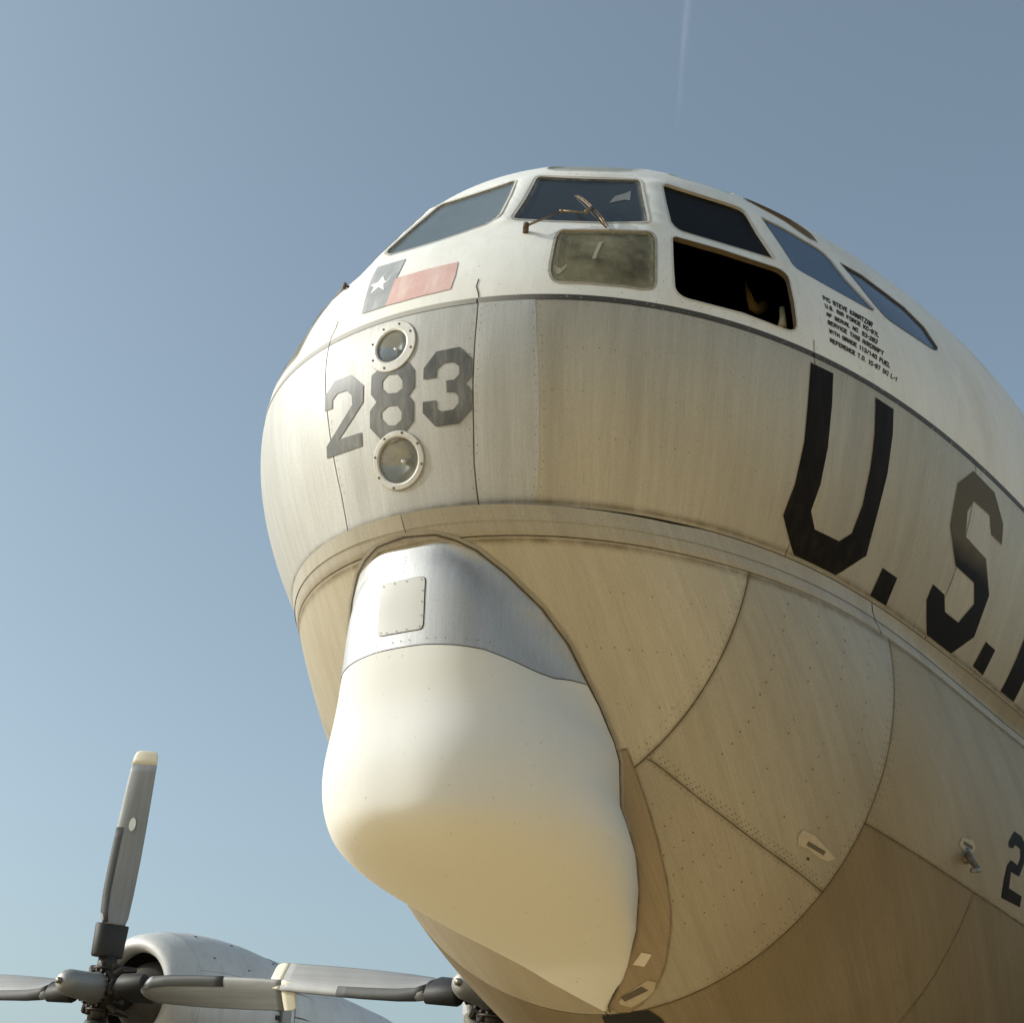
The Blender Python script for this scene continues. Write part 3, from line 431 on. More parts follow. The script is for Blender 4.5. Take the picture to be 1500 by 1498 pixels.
def metal_mat(name, lo=(.40, .36, .30), hi=(.58, .56, .52), stain=(.34, .25, .14), rough=.42, metal=.55, amt=.5, rnd=True, uvs=None):
    m = NM(name); uvs = rnd if uvs is None else uvs
    if uvs:
        m.co = m.tc.outputs['UV']; st = m.noise((30, .8, 1), 1., 6, .62); fine = m.noise((150, 6, 1), 1., 3, .65); blot = m.noise((9, .6, 1), 1., 5, .6, (3, 1, 7)); m.co = m.tc.outputs['Object']
    else:
        st = m.noise((34, 34, .7), 1., 6, .62); fine = m.noise((170, 170, 9), 1., 3, .65); blot = m.noise((11, 11, .55), 1., 5, .6, (3, 1, 7))
    big = m.noise((1.1, 1.1, .5), 1., 3); gr_ = m.noise((260, 260, 260), 1., 2, .5, (5, 5, 1))
    c = m.mix(m.ramp(st, [(.20, 0.), (.85, 1.)]), lo, hi)
    c = m.mix(m.mth('MULTIPLY', m.ramp(big, [(.40, 0.), (.70, 1.)]), amt), c, stain)
    c = m.mix(m.mth('MULTIPLY', m.ramp(blot, [(.50, 0.), (.76, 1.)]), .38), c, [x*.55 for x in lo])
    c = m.mix(m.mth('MULTIPLY', m.ramp(fine, [(.35, .0), (.75, 1.)]), .22), c, [x*.6 for x in lo])
    c = m.mix(m.mth('MULTIPLY', m.ramp(gr_, [(.42, .0), (.72, 1.)]), .36), c, [x*.5 for x in lo])
    if rnd:
        oi = m.n.new('ShaderNodeObjectInfo'); v = m.mth('ADD', m.mth('MULTIPLY', oi.outputs['Random'], .22), .88)
        h = m.n.new('ShaderNodeHueSaturation'); m.l(v, h.inputs['Value']); m.l(c, h.inputs['Color']); c = h.outputs[0]
    r = m.mth('ADD', m.mth('MULTIPLY', fine, .16), rough-.06); r = m.mth('ADD', r, m.mth('MULTIPLY', st, .1))
    m.set(Base_Color=c, Roughness=r, Metallic=metal)
    dent = m.noise((2.2, 2.2, 1.6), 1., 2); hh = m.mth('ADD', m.mth('MULTIPLY', dent, 1.), m.mth('MULTIPLY', fine, .012)); m.bump(hh, .5, .03)
    return m.m
MET = metal_mat('weathered_aluminium', (.40, .395, .375), (.56, .56, .545), (.39, .35, .28), .52, .38, .3)
MET_LOW = metal_mat('weathered_belly_aluminium', (.42, .38, .30), (.54, .50, .41), (.36, .285, .175), .50, .40, .4)
MET_LOW2 = metal_mat('shaded_low_belly_aluminium', (.37, .325, .25), (.47, .425, .34), (.31, .24, .14), .54, .34, .45)  # shade towards the keel put into the base colour, streaks on top
MET_AFT = metal_mat('shaded_aft_belly_aluminium', (.22, .175, .11), (.30, .245, .165), (.16, .11, .05), .60, .30, .5)  # dim aft belly shade painted in as a darker base, with stain noise
MET_SIDE = metal_mat('bounce_warmed_side_aluminium', (.44, .40, .32), (.58, .54, .45), (.41, .335, .215), .48, .46, .35)  # warm ground bounce on the sides painted into the base tone
MET_MID = metal_mat('shaded_mid_belly_aluminium', (.36, .305, .215), (.46, .405, .30), (.29, .22, .12), .56, .32, .5)  # belly shade put into the base colour, between front and aft tones
BAND = metal_mat('crease_strip_aluminium', (.38, .355, .30), (.52, .50, .45), (.34, .28, .19), .55, .3, .4)
SHINY = metal_mat('polished_fairing_aluminium', (.42, .42, .425), (.50, .50, .505), (.40, .38, .34), .42, .6, .2, False)
STRIPM = metal_mat('stained_strip_aluminium', (.27, .21, .14), (.39, .32, .23), (.18, .125, .07), .5, .35, .7)
def paint(name, c, dirt, rough, amt, bump=.15):
    m = NM(name); a = m.noise((3, 3, 1.2), 1., 5, .6); b = m.noise((30, 30, 2.2), 1., 4, .6); f = m.noise((90, 90, 90), 1., 2); s = m.noise((60, 60, 60), 1., 1, .5, (9, 2, 4))
    x = m.mix(m.mth('MULTIPLY', m.ramp(a, [(.45, 0.), (.8, 1.)]), amt), c, dirt)
    x = m.mix(m.mth('MULTIPLY', m.ramp(b, [(.5, 0.), (.8, 1.)]), amt*.6), x, dirt)
    x = m.mix(m.ramp(s, [(.74, 0.), (.78, .5)]), x, [q*.45 for q in dirt])
    m.set(Base_Color=x, Roughness=m.mth('ADD', m.mth('MULTIPLY', f, .15), rough-.07)); m.bump(m.mth('ADD', m.noise((2.5, 2.5, 2.5), 1., 2), m.mth('MULTIPLY', f, .01)), bump, .02)
    return m.m
WHITE = paint('weathered_white_paint', (.76, .74, .68), (.52, .47, .38), .55, .6)
WHITE2 = paint('cockpit_frame_white', (.76, .755, .71), (.54, .50, .42), .52, .5)
RAD = paint('radome_white_rubber', (.66, .66, .635), (.60, .585, .53), .68, .3, .12); RAD.node_tree.nodes['Principled BSDF'].inputs['Specular IOR Level'].default_value = .3
SEALANT = simple('dark_joint_sealant', (.045, .032, .018), .8)
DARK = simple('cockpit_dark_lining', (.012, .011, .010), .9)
REVEAL = simple('window_reveal_brown', (.13, .095, .05), .6, 0, .35, 30)
REVW = simple('window_reveal_white', (.55, .52, .46), .5, 0, .2, 30)
GASK = simple('window_gasket', (.34, .30, .24), .6, 0, .5, 40)
GASKD = simple('dark_window_gasket', (.05, .045, .04), .6, 0, .4, 40)
def decal(name, c, worn=.0, c2=None, rough=.5, under=(.6, .58, .54)):
    m = NM(name); f = m.noise((22, 22, 2.), 1., 5, .65); g = m.noise((5, 5, 5), 1., 4)
    x = m.mix(m.ramp(g, [(.35, 0.), (.65, 1.)]), c, c2 or [q*.8 for q in c])
    if worn: x = m.mix(m.mth('MULTIPLY', m.ramp(f, [(.45, 0.), (.75, 1.)]), worn), x, under)
    m.set(Base_Color=x, Roughness=rough); return m.m
BLK = decal('black_marking_paint', (.006, .004, .0025), .10, (.009, .006, .004), .6, (.12, .10, .07)); BLK.node_tree.nodes['Principled BSDF'].inputs['Specular IOR Level'].default_value = .12
bs_ = NM('partly_faded_black_paint'); sz_ = bs_.n.new('ShaderNodeSeparateXYZ'); bs_.l(bs_.co, sz_.inputs[0]); nz_ = bs_.noise((14, 14, 14), 1., 4)
mr_ = bs_.n.new('ShaderNodeMapRange'); bs_.l(bs_.mth('ADD', sz_.outputs[2], bs_.mth('MULTIPLY', nz_, .06)), mr_.inputs[0]); mr_.inputs[1].default_value = 4.33; mr_.inputs[2].default_value = 4.42
bs_.set(Base_Color=bs_.mix(mr_.outputs[0], (.006, .004, .0025), (.10, .085, .055)), Roughness=.6, Specular_IOR_Level=.15); BLKS = bs_.m
BLKF = decal('faded_black_marking_paint', (.075, .062, .042), .2, (.10, .085, .06), .5, (.3, .26, .2))
GRY = decal('worn_black_number_paint', (.045, .045, .042), .32, (.09, .09, .085), .45, (.40, .39, .37))
FBLUE = decal('faded_flag_blue', (.25, .26, .27), .5, (.33, .34, .345), .5, (.6, .6, .58))
FRED = decal('faded_flag_red', (.56, .34, .30), .5, (.62, .43, .39), .5, (.76, .70, .64))
FWHT = simple('flag_white', (.78, .77, .74), .5)
TAPE = simple('pale_tape', (.42, .36, .27), .7, 0, .15, 40)
TAPEW = simple('bright_tape', (.62, .56, .50), .7, 0, .1, 40)
TXT = simple('stencil_smudge', (.10, .085, .06), .7, 0, .4, 150)
def glass(name, c, rough=.12, dust=.3, dustc=(.35, .36, .33), alpha=1., spec=.5, dsc=3.):
    m = NM(name); a = m.noise((dsc, dsc, dsc), 1., 6, .65); s = m.noise((40, 40, 3), 1., 4)
    x = m.mix(m.mth('MULTIPLY', m.ramp(a, [(.35, 0.), (.75, 1.)]), dust), c, dustc)
    x = m.mix(m.mth('MULTIPLY', m.ramp(s, [(.55, 0.), (.8, 1.)]), dust*.5), x, dustc)
    m.set(Base_Color=x, Roughness=m.mth('ADD', m.mth('MULTIPLY', a, .12), rough), Alpha=alpha); m.p.inputs['Specular IOR Level'].default_value = spec
    return m.m
G_CENTER = glass('hazy_centre_glass', (.095, .12, .135), .2, .5, (.15, .18, .19))
G_SHIELD = glass('dark_windscreen_glass', (.018, .024, .028), .12, .3, (.04, .052, .054), spec=.25)
G_CHIN = glass('yellowed_dusty_glass', (.085, .074, .038), .25, .9, (.31, .28, .17), dsc=6., spec=.25)
G_DARK = glass('smoked_side_glass', (.004, .004, .004), .25, .1, (.012, .010, .010), spec=.03)
G_BLUE = glass('blue_tinted_glass', (.022, .060, .125), .05, .15, (.05, .09, .16), spec=.55)
G_BROW = glass('crazed_roof_glass', (.28, .29, .25), .3, .6, (.40, .40, .35), dsc=8.)
G_BROW2 = glass('milky_roof_glass', (.52, .51, .45), .35, .5, (.62, .6, .54), dsc=8.)
def stain_mat(name, c, k=1., soft=True):
    m = NM(name); uv = m.n.new('ShaderNodeSeparateXYZ'); m.l(m.tc.outputs['UV'], uv.inputs[0])
    d = m.mth('ABSOLUTE', m.mth('SUBTRACT', uv.outputs[0], .5)); f = m.mth('SUBTRACT', 1., m.mth('MULTIPLY', d, 2.)); f = m.mth('POWER', f, 2.2)
    n = m.noise((14, 14, 14), 1., 5, .65); f = m.mth('MULTIPLY', m.mth('MULTIPLY', f, m.ramp(n, [(.25, .15), (.7, 1.)])), k); f = m.mth('MINIMUM', f, 1.)
    m.set(Base_Color=c, Roughness=.75, Alpha=f); return m.m
STAIN = stain_mat('seam_grime', (.17, .12, .055), .62)
STAINL = stain_mat('light_seam_grime', (.28, .25, .19), .5)
def cheat_mat():
    m = NM('chipped_dark_stripe_paint'); f = m.noise((50, 50, 90), 1., 4, .7); sx = m.n.new('ShaderNodeSeparateXYZ'); m.l(m.co, sx.inputs[0])
    y = m.n.new('ShaderNodeMapRange'); m.l(sx.outputs[1], y.inputs[0]); y.inputs[1].default_value = -.60; y.inputs[2].default_value = -.22; y.inputs[3].default_value = 0; y.inputs[4].default_value = .8
    k = m.mth('MAXIMUM', y.outputs[0], m.ramp(f, [(.60, 0.), (.68, .75)]))
    m.set(Base_Color=m.mix(k, (.05, .045, .035), (.40, .385, .345)), Roughness=.6); return m.m
CHEAT = cheat_mat()
CREAM = simple('cream_blade_tip_paint', (.74, .68, .53), .5, 0, .06, 6)
BLADE = metal_mat('propeller_grey_paint', (.27, .27, .265), (.36, .36, .355), (.20, .19, .17), .5, .15, .5, False)
BOOT = simple('black_rubber_boot', (.045, .045, .043), .62, 0, .4, 12)
CUFF = simple('dark_blade_cuff', (.02, .018, .016), .6, 0, .3, 12)
HUBM = metal_mat('hub_grey_metal', (.30, .30, .28), (.44, .43, .41), (.2, .17, .12), .45, .4, .5, False)
OILY = simple('oily_hub_steel', (.04, .032, .024), .5, .5, .5, 20)
COWL = metal_mat('cowling_aluminium', (.64, .64, .62), (.76, .75, .73), (.48, .44, .36), .5, .2, .35, False)
STEEL = simple('aged_steel', (.22, .20, .17), .45, .7, .5, 40)
RUST = simple('rusty_fitting', (.09, .05, .025), .8, 0, .5, 60)
WIPM = simple('tarnished_brass_wiper', (.24, .17, .10), .4, .75, .4, 60)
RUB = simple('wiper_rubber', (.02, .02, .02), .7)
SEAT = simple('ochre_seat_frame', (.50, .36, .14), .6, 0, .2, 20)
LENS = NM('lamp_lens_glass'); LENS.set(Base_Color=(.8, .85, .85), Roughness=.03, Alpha=.12); LENS.p.inputs['Specular IOR Level'].default_value = .8; LENS = LENS.m
BOWL = simple('tarnished_lamp_reflector', (.22, .24, .25), .22, .9, .5, 14)
BOWL2 = simple('milky_lamp_reflector', (.22, .21, .17), .25, .8, .8, 22)
RING = metal_mat('lamp_ring_aluminium', (.44, .43, .40), (.56, .55, .52), (.34, .30, .22), .5, .4, .3, False)
DOT = simple('rivet_dirt', (.15, .11, .06), .8)
DOTL = simple('rivet_bare', (.50, .46, .36), .5)

# ------------------------------------------------------------ setting
gm = NM('sunlit_tan_concrete')
g1 = gm.noise((.4, .4, .4), 1., 6, .6); g2 = gm.noise((6, 6, 6), 1., 5)
gm.set(Base_Color=gm.mix(g2, gm.mix(g1, (.66, .46, .215), (.78, .56, .27)), (.72, .51, .24)), Roughness=.9)
gr = mk('ground', [(-4000, -4000, 0), (4000, -4000, 0), (4000, 4000, 0), (-4000, 4000, 0)], [(0, 1, 2, 3)], gm.m, smooth=False)
am = NM('added_slab_dark'); am.set(Base_Color=am.mix(am.noise((3, 3, 3), 1., 6), (.04, .036, .03), (.065, .06, .05)), Roughness=.92)
pd = mk('added_dark_slab', [(3.4, -60, .004), (60, -60, .004), (60, 60, .004), (3.4, 60, .004)], [(0, 1, 2, 3)], am.m, smooth=False); pd['kind'] = 'structure'; pd['label'] = 'dark unseen slab added under the wings to cut ground bounce'  # unseen dark ground, added so less light bounces onto the aft belly
gr['kind'] = 'structure'; gr['label'] = 'pale tan concrete parking apron under the aircraft'

# ------------------------------------------------------------ the aircraft
air = empty('tanker_aircraft', (0, 0, 0))
air['label'] = 'four-engined military tanker aircraft with white top, bare metal nose, number 283 and chin radome'
air['category'] = 'aircraft'

BP = .2945; BS = .2865; BB = -.0452          # paint line, lower edge of dark stripe, lower edge of crease strip
def interp_line(key):
    q = sorted(AB[key], key=lambda t: t[1]); return np.array([t[1] for t in q]), np.array([t[0] for t in q])
LN = {k: interp_line('l_'+k) for k in ('A', 'A2')}
LNx = {'B': .80, 'C': 1.90}
def aA(b): return np.interp(b, *LN['A'])
def aA2(b): return np.interp(b, *LN['A2'])
def aB(b): return a_at(.88-.11*np.clip(b/.29, 0, 1), b)
def aX(x): return lambda b: a_at(x, b)

# --- white cockpit shell with window openings
AE = .66
holes = list(WINS.values())
outer = [(-AE, BP), (AE, BP), (AE, PI/2-.002), (-AE, PI/2-.002)]
pc = patch('cockpit_skin', outer, WHITE2, air, 0, holes, st=.019, depth=.0, est=.017)
pc['label'] = 'white painted skin around the cockpit windows'
# dark lining just inside the shell
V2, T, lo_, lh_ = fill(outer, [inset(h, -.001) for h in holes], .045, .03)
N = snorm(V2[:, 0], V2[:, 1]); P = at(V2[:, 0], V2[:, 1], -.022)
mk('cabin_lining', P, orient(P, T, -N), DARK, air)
# aft white skin panels
xs_w = [None, 4.6, 7.0, 10.0, 14.0, 20.0]
for side in (1, -1):
    for i in range(len(xs_w)-1):
        def fab(u, v, i=i, side=side):
            b = BP+(PI/2-.001-BP)*v
            a0 = np.full_like(b, AE) if i == 0 else a_at(xs_w[i], b); a1 = np.maximum(a_at(xs_w[i+1], b), a0+.01)
            return side*(a0+(a1-a0)*u), b
        grid('roof_skin_panel', fab, 16, 40, WHITE, air, gap=.0 if i == 0 else .003)

# --- backing behind the metal panels: the dark seen in the joints
LIGHTS = [((-.164, 0, 4.601), (-1, 0, -.03), .104, .063), ((-.073, 0, 4.182), (-.945, 0, -.327), .107, .081)]
def backing():
    bs = np.concatenate([np.linspace(BP+.01, 0, 24), np.linspace(-.004, -PI/2+.001, 60)])
    aa = np.concatenate([-np.linspace(0, 1.6, 90)[::-1], np.linspace(0, 1.6, 90)[1:]])
    A, B = np.meshgrid(aa, bs, indexing='ij'); P = surf(A, B)-snorm(A, B)*.011
    idx = np.arange(A.size).reshape(A.shape); Fc = []
    for i in range(len(aa)-1):
        for j in range(len(bs)-1):
            c = P[i, j]
            if any(abs(c[1]) < r+.03 and abs(c[2]-L[2]) < r+.03 and c[0] < .4 for L, n, r0, r in LIGHTS): continue
            Fc.append((idx[i, j], idx[i+1, j], idx[i+1, j+1], idx[i, j+1]))
    return mk('inner_structure', P.reshape(-1, 3), Fc, SEALANT, air)
backing()

# --- metal panels between paint line and crease
bb = np.linspace(0.002, BS, 22)
lhole = []
def circ_ab(L, n, r, m=40):
    th = np.linspace(0, 2*PI, m, endpoint=False); y = r*np.cos(th); z = L[2]+r*np.sin(th)*abs(n[0])
    a, b = front_ab(y, z); return list(zip(a, b))
for L, n, r0, r in LIGHTS: lhole.append(circ_ab(L, n, r*1.0))
o_ = [(-aA(b), b) for b in bb]+[(aA(b), b) for b in bb[::-1]]
p = patch('nose_panel', o_, MET, air, 0, lhole, st=.012, gap=.005, est=.012); p['label'] = 'bare metal front panel carrying the number 283 and two lamps'
def between(fl, fr, b0, b1, side=1):
    def fab(u, v):
        b = b0+(b1-b0)*v; l = fl(b); r = fr(b); return side*(l+(r-l)*u), b
    return fab
for side in (1, -1):
    for fl, fr, nu in (((aA, aA2, 8), (aA2, aB, 24)) if side > 0 else ((aA, aB, 30),))+((aB, aX(1.9), 20), (aX(1.9), aX(3.6), 20), (aX(3.6), aX(5.6), 14), (aX(5.6), aX(8), 12), (aX(8), aX(11), 10), (aX(11), aX(15), 10), (aX(15), aX(20), 10)):
        grid('skin_panel', between(fl, fr, .002, BS, side), nu, 20, MET if fl is aA else MET_SIDE, air, gap=.0045, edges='lrtb' if fr is not aA2 and fl is not aA2 else ('ltb' if fr is aA2 else 'rtb'), off=.0012 if fr is aA2 else 0.)
# dark stripe along the paint line
def bline(b, a0, a1, st=.01):
    return [(a, b) for a in np.linspace(a0, a1, int((a1-a0)/st)+2)]
for (a0, a1) in ((-.66, -.102), (-.102, .102), (.102, .469), (.469, 1.2)):
    q = ribbon('dark_stripe', bline((BP+BS)/2, a0+.0008, a1-.0008, .01), .0235, CHEAT, air, off=.0016)
# --- raised crease strip
_ua = np.linspace(-1.6, 1.6, 6401); UPC = surf(_ua, np.full_like(_ua, .002)); UPN = rnorm(_ua, np.full_like(_ua, .006))
def strip_seg(a0, a1, n):
    aa = np.linspace(a0, a1, n+1); low = lambda t, o: (surf(aa, -.0015+(BB+.0015)*t)+rnorm(aa, np.minimum(-.0015+(BB+.0015)*t, -.012))*o)
    ref = surf(aa, np.full_like(aa, -.0015)); k = np.argmin(np.linalg.norm(ref[:, None, :2]-UPC[None, :, :2], axis=-1), axis=1)
    up = UPC[k]; un = UPN[k]; mid = low(.5, .005)
    lo0 = low(0, .0)
    dd = np.maximum(((lo0-up)*un).sum(1, keepdims=True), 0); e1 = np.where(dd > .002, low(0, .0015), up+un*.0015-np.array([0, 0, .0015])); wq = np.clip(dd/.004, 0, 1); e1 = low(0, .0015)*wq+(up+un*.0015-np.array([0, 0, .0015]))*(1-wq)
    rows = [e1-un*.008, e1]
    out = (low(.3, .004)*.5+(e1*.55+low(.5, .004)*.45)*.5)*(1-wq)+low(.27, .0035)*wq
    rows += [out, mid]
    rows2 = [mid-rnorm(aa, np.full_like(aa, -.03))*.0028, low(.75, .0022), low(.975, .0018), low(1., -.006)]
    V = []; NN = []; Fc = []
    for rr in (rows, rows2):
        m = len(rr); b0 = len(V); G = np.stack(rr, 1); dx = np.gradient(G, axis=0)
        for q in range(m):
            dq = (rr[min(q+1, m-1)]-rr[max(q-1 if q > 1 else q, 0)]); nn = np.cross(dx[:, q], dq); nn /= np.maximum(np.linalg.norm(nn, axis=1, keepdims=True), 1e-9)
            nn = np.where((nn*un).sum(1, keepdims=True) < 0, -nn, nn); G[:, q] = rr[q]; NN.append(nn)
        Nq = np.stack(NN[-m:], 1); NN = NN[:-m]; V += list(G.reshape(-1, 3)); NN2 = Nq.reshape(-1, 3)
        if b0 == 0: ALLN = list(NN2)
        else: ALLN += list(NN2)
        Fc += [(b0+i*m+j, b0+(i+1)*m+j, b0+(i+1)*m+j+1, b0+i*m+j+1) for i in range(n) for j in range(m-1)]
    V = np.array(V); ALLN = np.array(ALLN)
    return mk('crease_strip', V, orient(V, Fc, ALLN), BAND, air, normals=ALLN, uv=np.zeros((len(V), 2))+np.repeat(np.concatenate([aa, aa]), 4)[:, None]*np.array([2.6, .1]))
def nrm_strip(a, t):
    n1 = rnorm(np.array([a]), np.array([.01]))[0]; n2 = rnorm(np.array([a]), np.array([-.03]))[0]
    n = n1*(1-t)+n2*t; return n/np.linalg.norm(n)
aD = float(a_at(1.47, -.02))
for a0, a1, n in ((.0045, aD-.0008, 60), (aD+.0008, float(a_at(4.2, 0)), 30), (float(a_at(4.2, 0))+.0008, 1.3, 30), (-aD+.0008, .0035, 60), (-1.3, -aD-.0008, 50)):
    strip_seg(a0, a1, n)
# --- lower lobe panels
G_, E_, F_, H_ = .74, 1.58, 2.45, 3.9
ab1 = AB['l_l1']; x1 = np.array([raw(*t)[0] for t in ab1]); b1 = np.array([t[1] for t in ab1]); o1 = np.argsort(x1)
ab2 = AB['l_l2']; x2 = np.array([raw(*t)[0] for t in ab2]); b2 = np.array([t[1] for t in ab2]); o2 = np.argsort(x2)
def bl1(x): return np.interp(x, x1[o1], b1[o1])
def bl2(x): return np.interp(x, x2[o2], b2[o2])
def xb_panel(x0, x1, top, bot, side):
    def fab(u, v):
        x = x0+(x1-x0)*u; t = top(x); bo = bot(x); b = t+(bo-t)*np.sin(v*PI/2)
        return side*a_at(x, b), b
    return fab
cb = lambda c: (lambda x: np.full_like(x, c))
kee = lambda x: np.array(bkeel(x))
def nose_low(u, v):
    bk = float(bkeel(G_)); b = BB+(bk-BB)*np.sin(v*PI/2); a = a_at(G_, b); return (2*u-1)*a, b
grid('belly_skin_panel', nose_low, 60, 36, MET_LOW, air, gap=.005)
cbB = cb(BB)
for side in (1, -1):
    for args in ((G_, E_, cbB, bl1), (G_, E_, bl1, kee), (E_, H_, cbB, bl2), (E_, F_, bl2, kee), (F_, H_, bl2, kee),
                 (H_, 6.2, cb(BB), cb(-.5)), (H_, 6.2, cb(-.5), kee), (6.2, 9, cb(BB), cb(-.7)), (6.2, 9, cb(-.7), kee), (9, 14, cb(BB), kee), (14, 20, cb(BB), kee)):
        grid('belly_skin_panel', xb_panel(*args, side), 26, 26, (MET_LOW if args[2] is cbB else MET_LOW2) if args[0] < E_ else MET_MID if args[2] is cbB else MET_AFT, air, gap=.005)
# tail end closes the body
tb = np.linspace(-PI/2, PI/2, 60); tp = [tuple(raw(a_at(20., b), b)) for b in tb]+[tuple(raw(-a_at(20., b), b)) for b in tb[::-1]]
cx = np.array([29., 0, ZC+.9]); TV = []
for k in range(9):
    f = k/8.; s = math.cos(f*PI/2*.93)
    for q in tp: q = np.array(q); c_ = np.array([20+9*f, 0, ZC+.4+.6*f]); TV.append((20+9*f, q[1]*s, c_[2]+(q[2]-ZC-.4)*s))
nT = len(tp); TF = [(k*nT+i, k*nT+(i+1) % nT, (k+1)*nT+(i+1) % nT, (k+1)*nT+i) for k in range(8) for i in range(nT)]
fixn(mk('tail_cone', TV, TF, MET, air))

# --- seam grime
def cx_line(x, b0, b1, n=30, side=1):
    b = np.linspace(b0, b1, n); return [(side*float(a_at(x, t)), float(t)) for t in b]
bkG = float(bkeel(G_)); bkE = float(bkeel(E_))
seams = [(cx_line(G_, BB, -.372), .045, STAIN), (cx_line(E_, BB, bkE+.01, 50), .04, STAIN), (AB['l_l1'], .04, STAIN), ([(float(a_at(x, bl2(x))), float(bl2(x))) for x in np.linspace(E_, H_, 30)], .035, STAIN),
         ([(float(aB(b)), b) for b in np.linspace(0, BS, 16)], .02, STAINL), (cx_line(1.9, 0, BS, 16), .02, STAIN), ([(float(aA(b)), b) for b in np.linspace(0, BS, 16)], .02, STAINL),
         (AB['l_F'], .03, STAIN)]
for ln, wd, mt in seams: ribbon('seam_grime', ln, wd, mt, air, off=.0009)
ribbon('seam_grime', bline(.008, -.55, 1.15), .05, STAIN, air, off=.0014)
ribbon('seam_grime', bline(BB-.006, -.5, 1.15), .055, STAIN, air, off=.0014)
ribbon('seam_line', AB['l_whiteA'], .0045, SEALANT, air, off=.0018); ribbon('seam_line', AB['l_whiteB'], .003, SEALANT, air, off=.0018)
ribbon('seam_line', [(-a, b) for a, b in AB['l_whiteA']], .0035, SEALANT, air, off=.0018)

# --- rivets
def disc(a, b, r, off=.0013, n=6):
    P = at(np.array([a]), np.array([b]), off)[0]; N = snorm(np.array([a]), np.array([b]))[0]
    t = np.cross(N, [0, 0, 1.]); t /= np.linalg.norm(t); s = np.cross(N, t)
    return [P+(t*math.cos(2*PI*k/n)+s*math.sin(2*PI*k/n))*r for k in range(n)], [tuple(range(n))]
def row(line, pitch, r, jit=.0, skip=.0, off=.0013, dab=(0, 0)):
    q = np.array(subdiv(line, .005, False))+np.array(dab); P = raw(q[:, 0], q[:, 1]); d = np.r_[0, np.cumsum(np.linalg.norm(np.diff(P, axis=0), axis=1))]
    out = []
    for s in np.arange(pitch/2, d[-1], pitch):
        if rng.random() < skip: continue
        a = np.interp(s, d, q[:, 0])+rng.gauss(0, jit); b = np.interp(s, d, q[:, 1])+rng.gauss(0, jit); out.append(disc(a, b, r*rng.uniform(.8, 1.15), off))
    return out
riv = []
for dx in (-.035, -.015, .02, .042): riv += row(cx_line(E_+dx, BB-.01, bkE+.06, 50), .028, .0030, .0003, .08)
for dx in (-.018, -.036): riv += row(cx_line(G_+dx, BB-.01, -.36), .026, .0022, .0003, .12)
l1q = AB['l_l1']
for db_ in (-.010, .008, .016, .024): riv += row([(a, b+db_) for a, b in l1q], .026, .0031 if db_ > 0 else .0026, .0003, .08)
l2q = [(float(a_at(x, bl2(x))), float(bl2(x))) for x in np.linspace(E_+.02, H_, 30)]
for db_ in (.009, .019): riv += row([(a, b+db_) for a, b in l2q], .03, .0022, .0003, .15)
for x in (.92, 1.08, 1.24, 1.40): riv += row(cx_line(x, BB-.02, float(bl1(x))+.03), .05, .0038, .0008, .25)
for x in (.86, .94, 1.02, 1.10, 1.18, 1.28, 1.38, 1.48): riv += row(cx_line(x, float(bl1(x))-.03, -.62+.0*x), .045, .0036, .0008, .25)
for b in (-.12, -.2, -.28): riv += row([(float(a_at(x, b)), b) for x in np.linspace(.35, .72, 8)], .05, .0028, .0006, .2)
for x in (1.15, 1.55, 2.3, 2.7): riv += row(cx_line(x, .02, BS-.02), .045, .0024, .0005, .25)
for x in (1.87, 1.93, .86): riv += row(cx_line(x, .02, BS-.02), .03, .0022, .0004, .2)
for f in (.95, 1.04): riv += row([(float(aA(b))*f, b) for b in np.linspace(.01, .28, 12)], .03, .0022, .0004, .25)
for f in (-.95, .98, 1.03): riv += row([(float(aA2(b))*f if f > 0 else float(aA(b))*f, b) for b in np.linspace(.01, .28, 12)], .03, .0022, .0004, .3)
for b in (.09, .15, .21): riv += row([(a, b) for a in np.linspace(.18, .46, 8)], .055, .0022, .0005, .45)
for x in (2.0, 2.6, 3.2): riv += row(cx_line(x, BB-.02, float(bl2(x))+.04), .045, .0024, .0004, .3)
for x in (1.9, 2.2): riv += row(cx_line(x, float(bl2(x))-.04, -.85), .05, .0024, .0004, .4)
riv += row(bline(BS-.008, .11, 1.0), .03, .002, .0002, .4)
for (k_, s_), p_ in WINS.items():
    if s_ < 0: continue
    riv += row(inset(p_, -.0075)+[inset(p_, -.0075)[0]], .06, .0018, .0003, .25, .0016)
riv += row(bline(.306, .11, .9), .075, .0019, .0004, .35, .0016); riv += row(cx_line(2.05, .31, 1.2), .06, .002, .0004, .3, .0016)
rb = joined('rivet', riv, DOT, air); rb['kind'] = 'stuff'
rl = []
for t in (.35, .62):
    q = [(a, BB*t) for a in np.linspace(.02, .95, 60)]
    rl += row(q, .022, .0020, .0001, .15, .0046)
rb = joined('rivet', rl, DOTL, air); rb['kind'] = 'stuff'

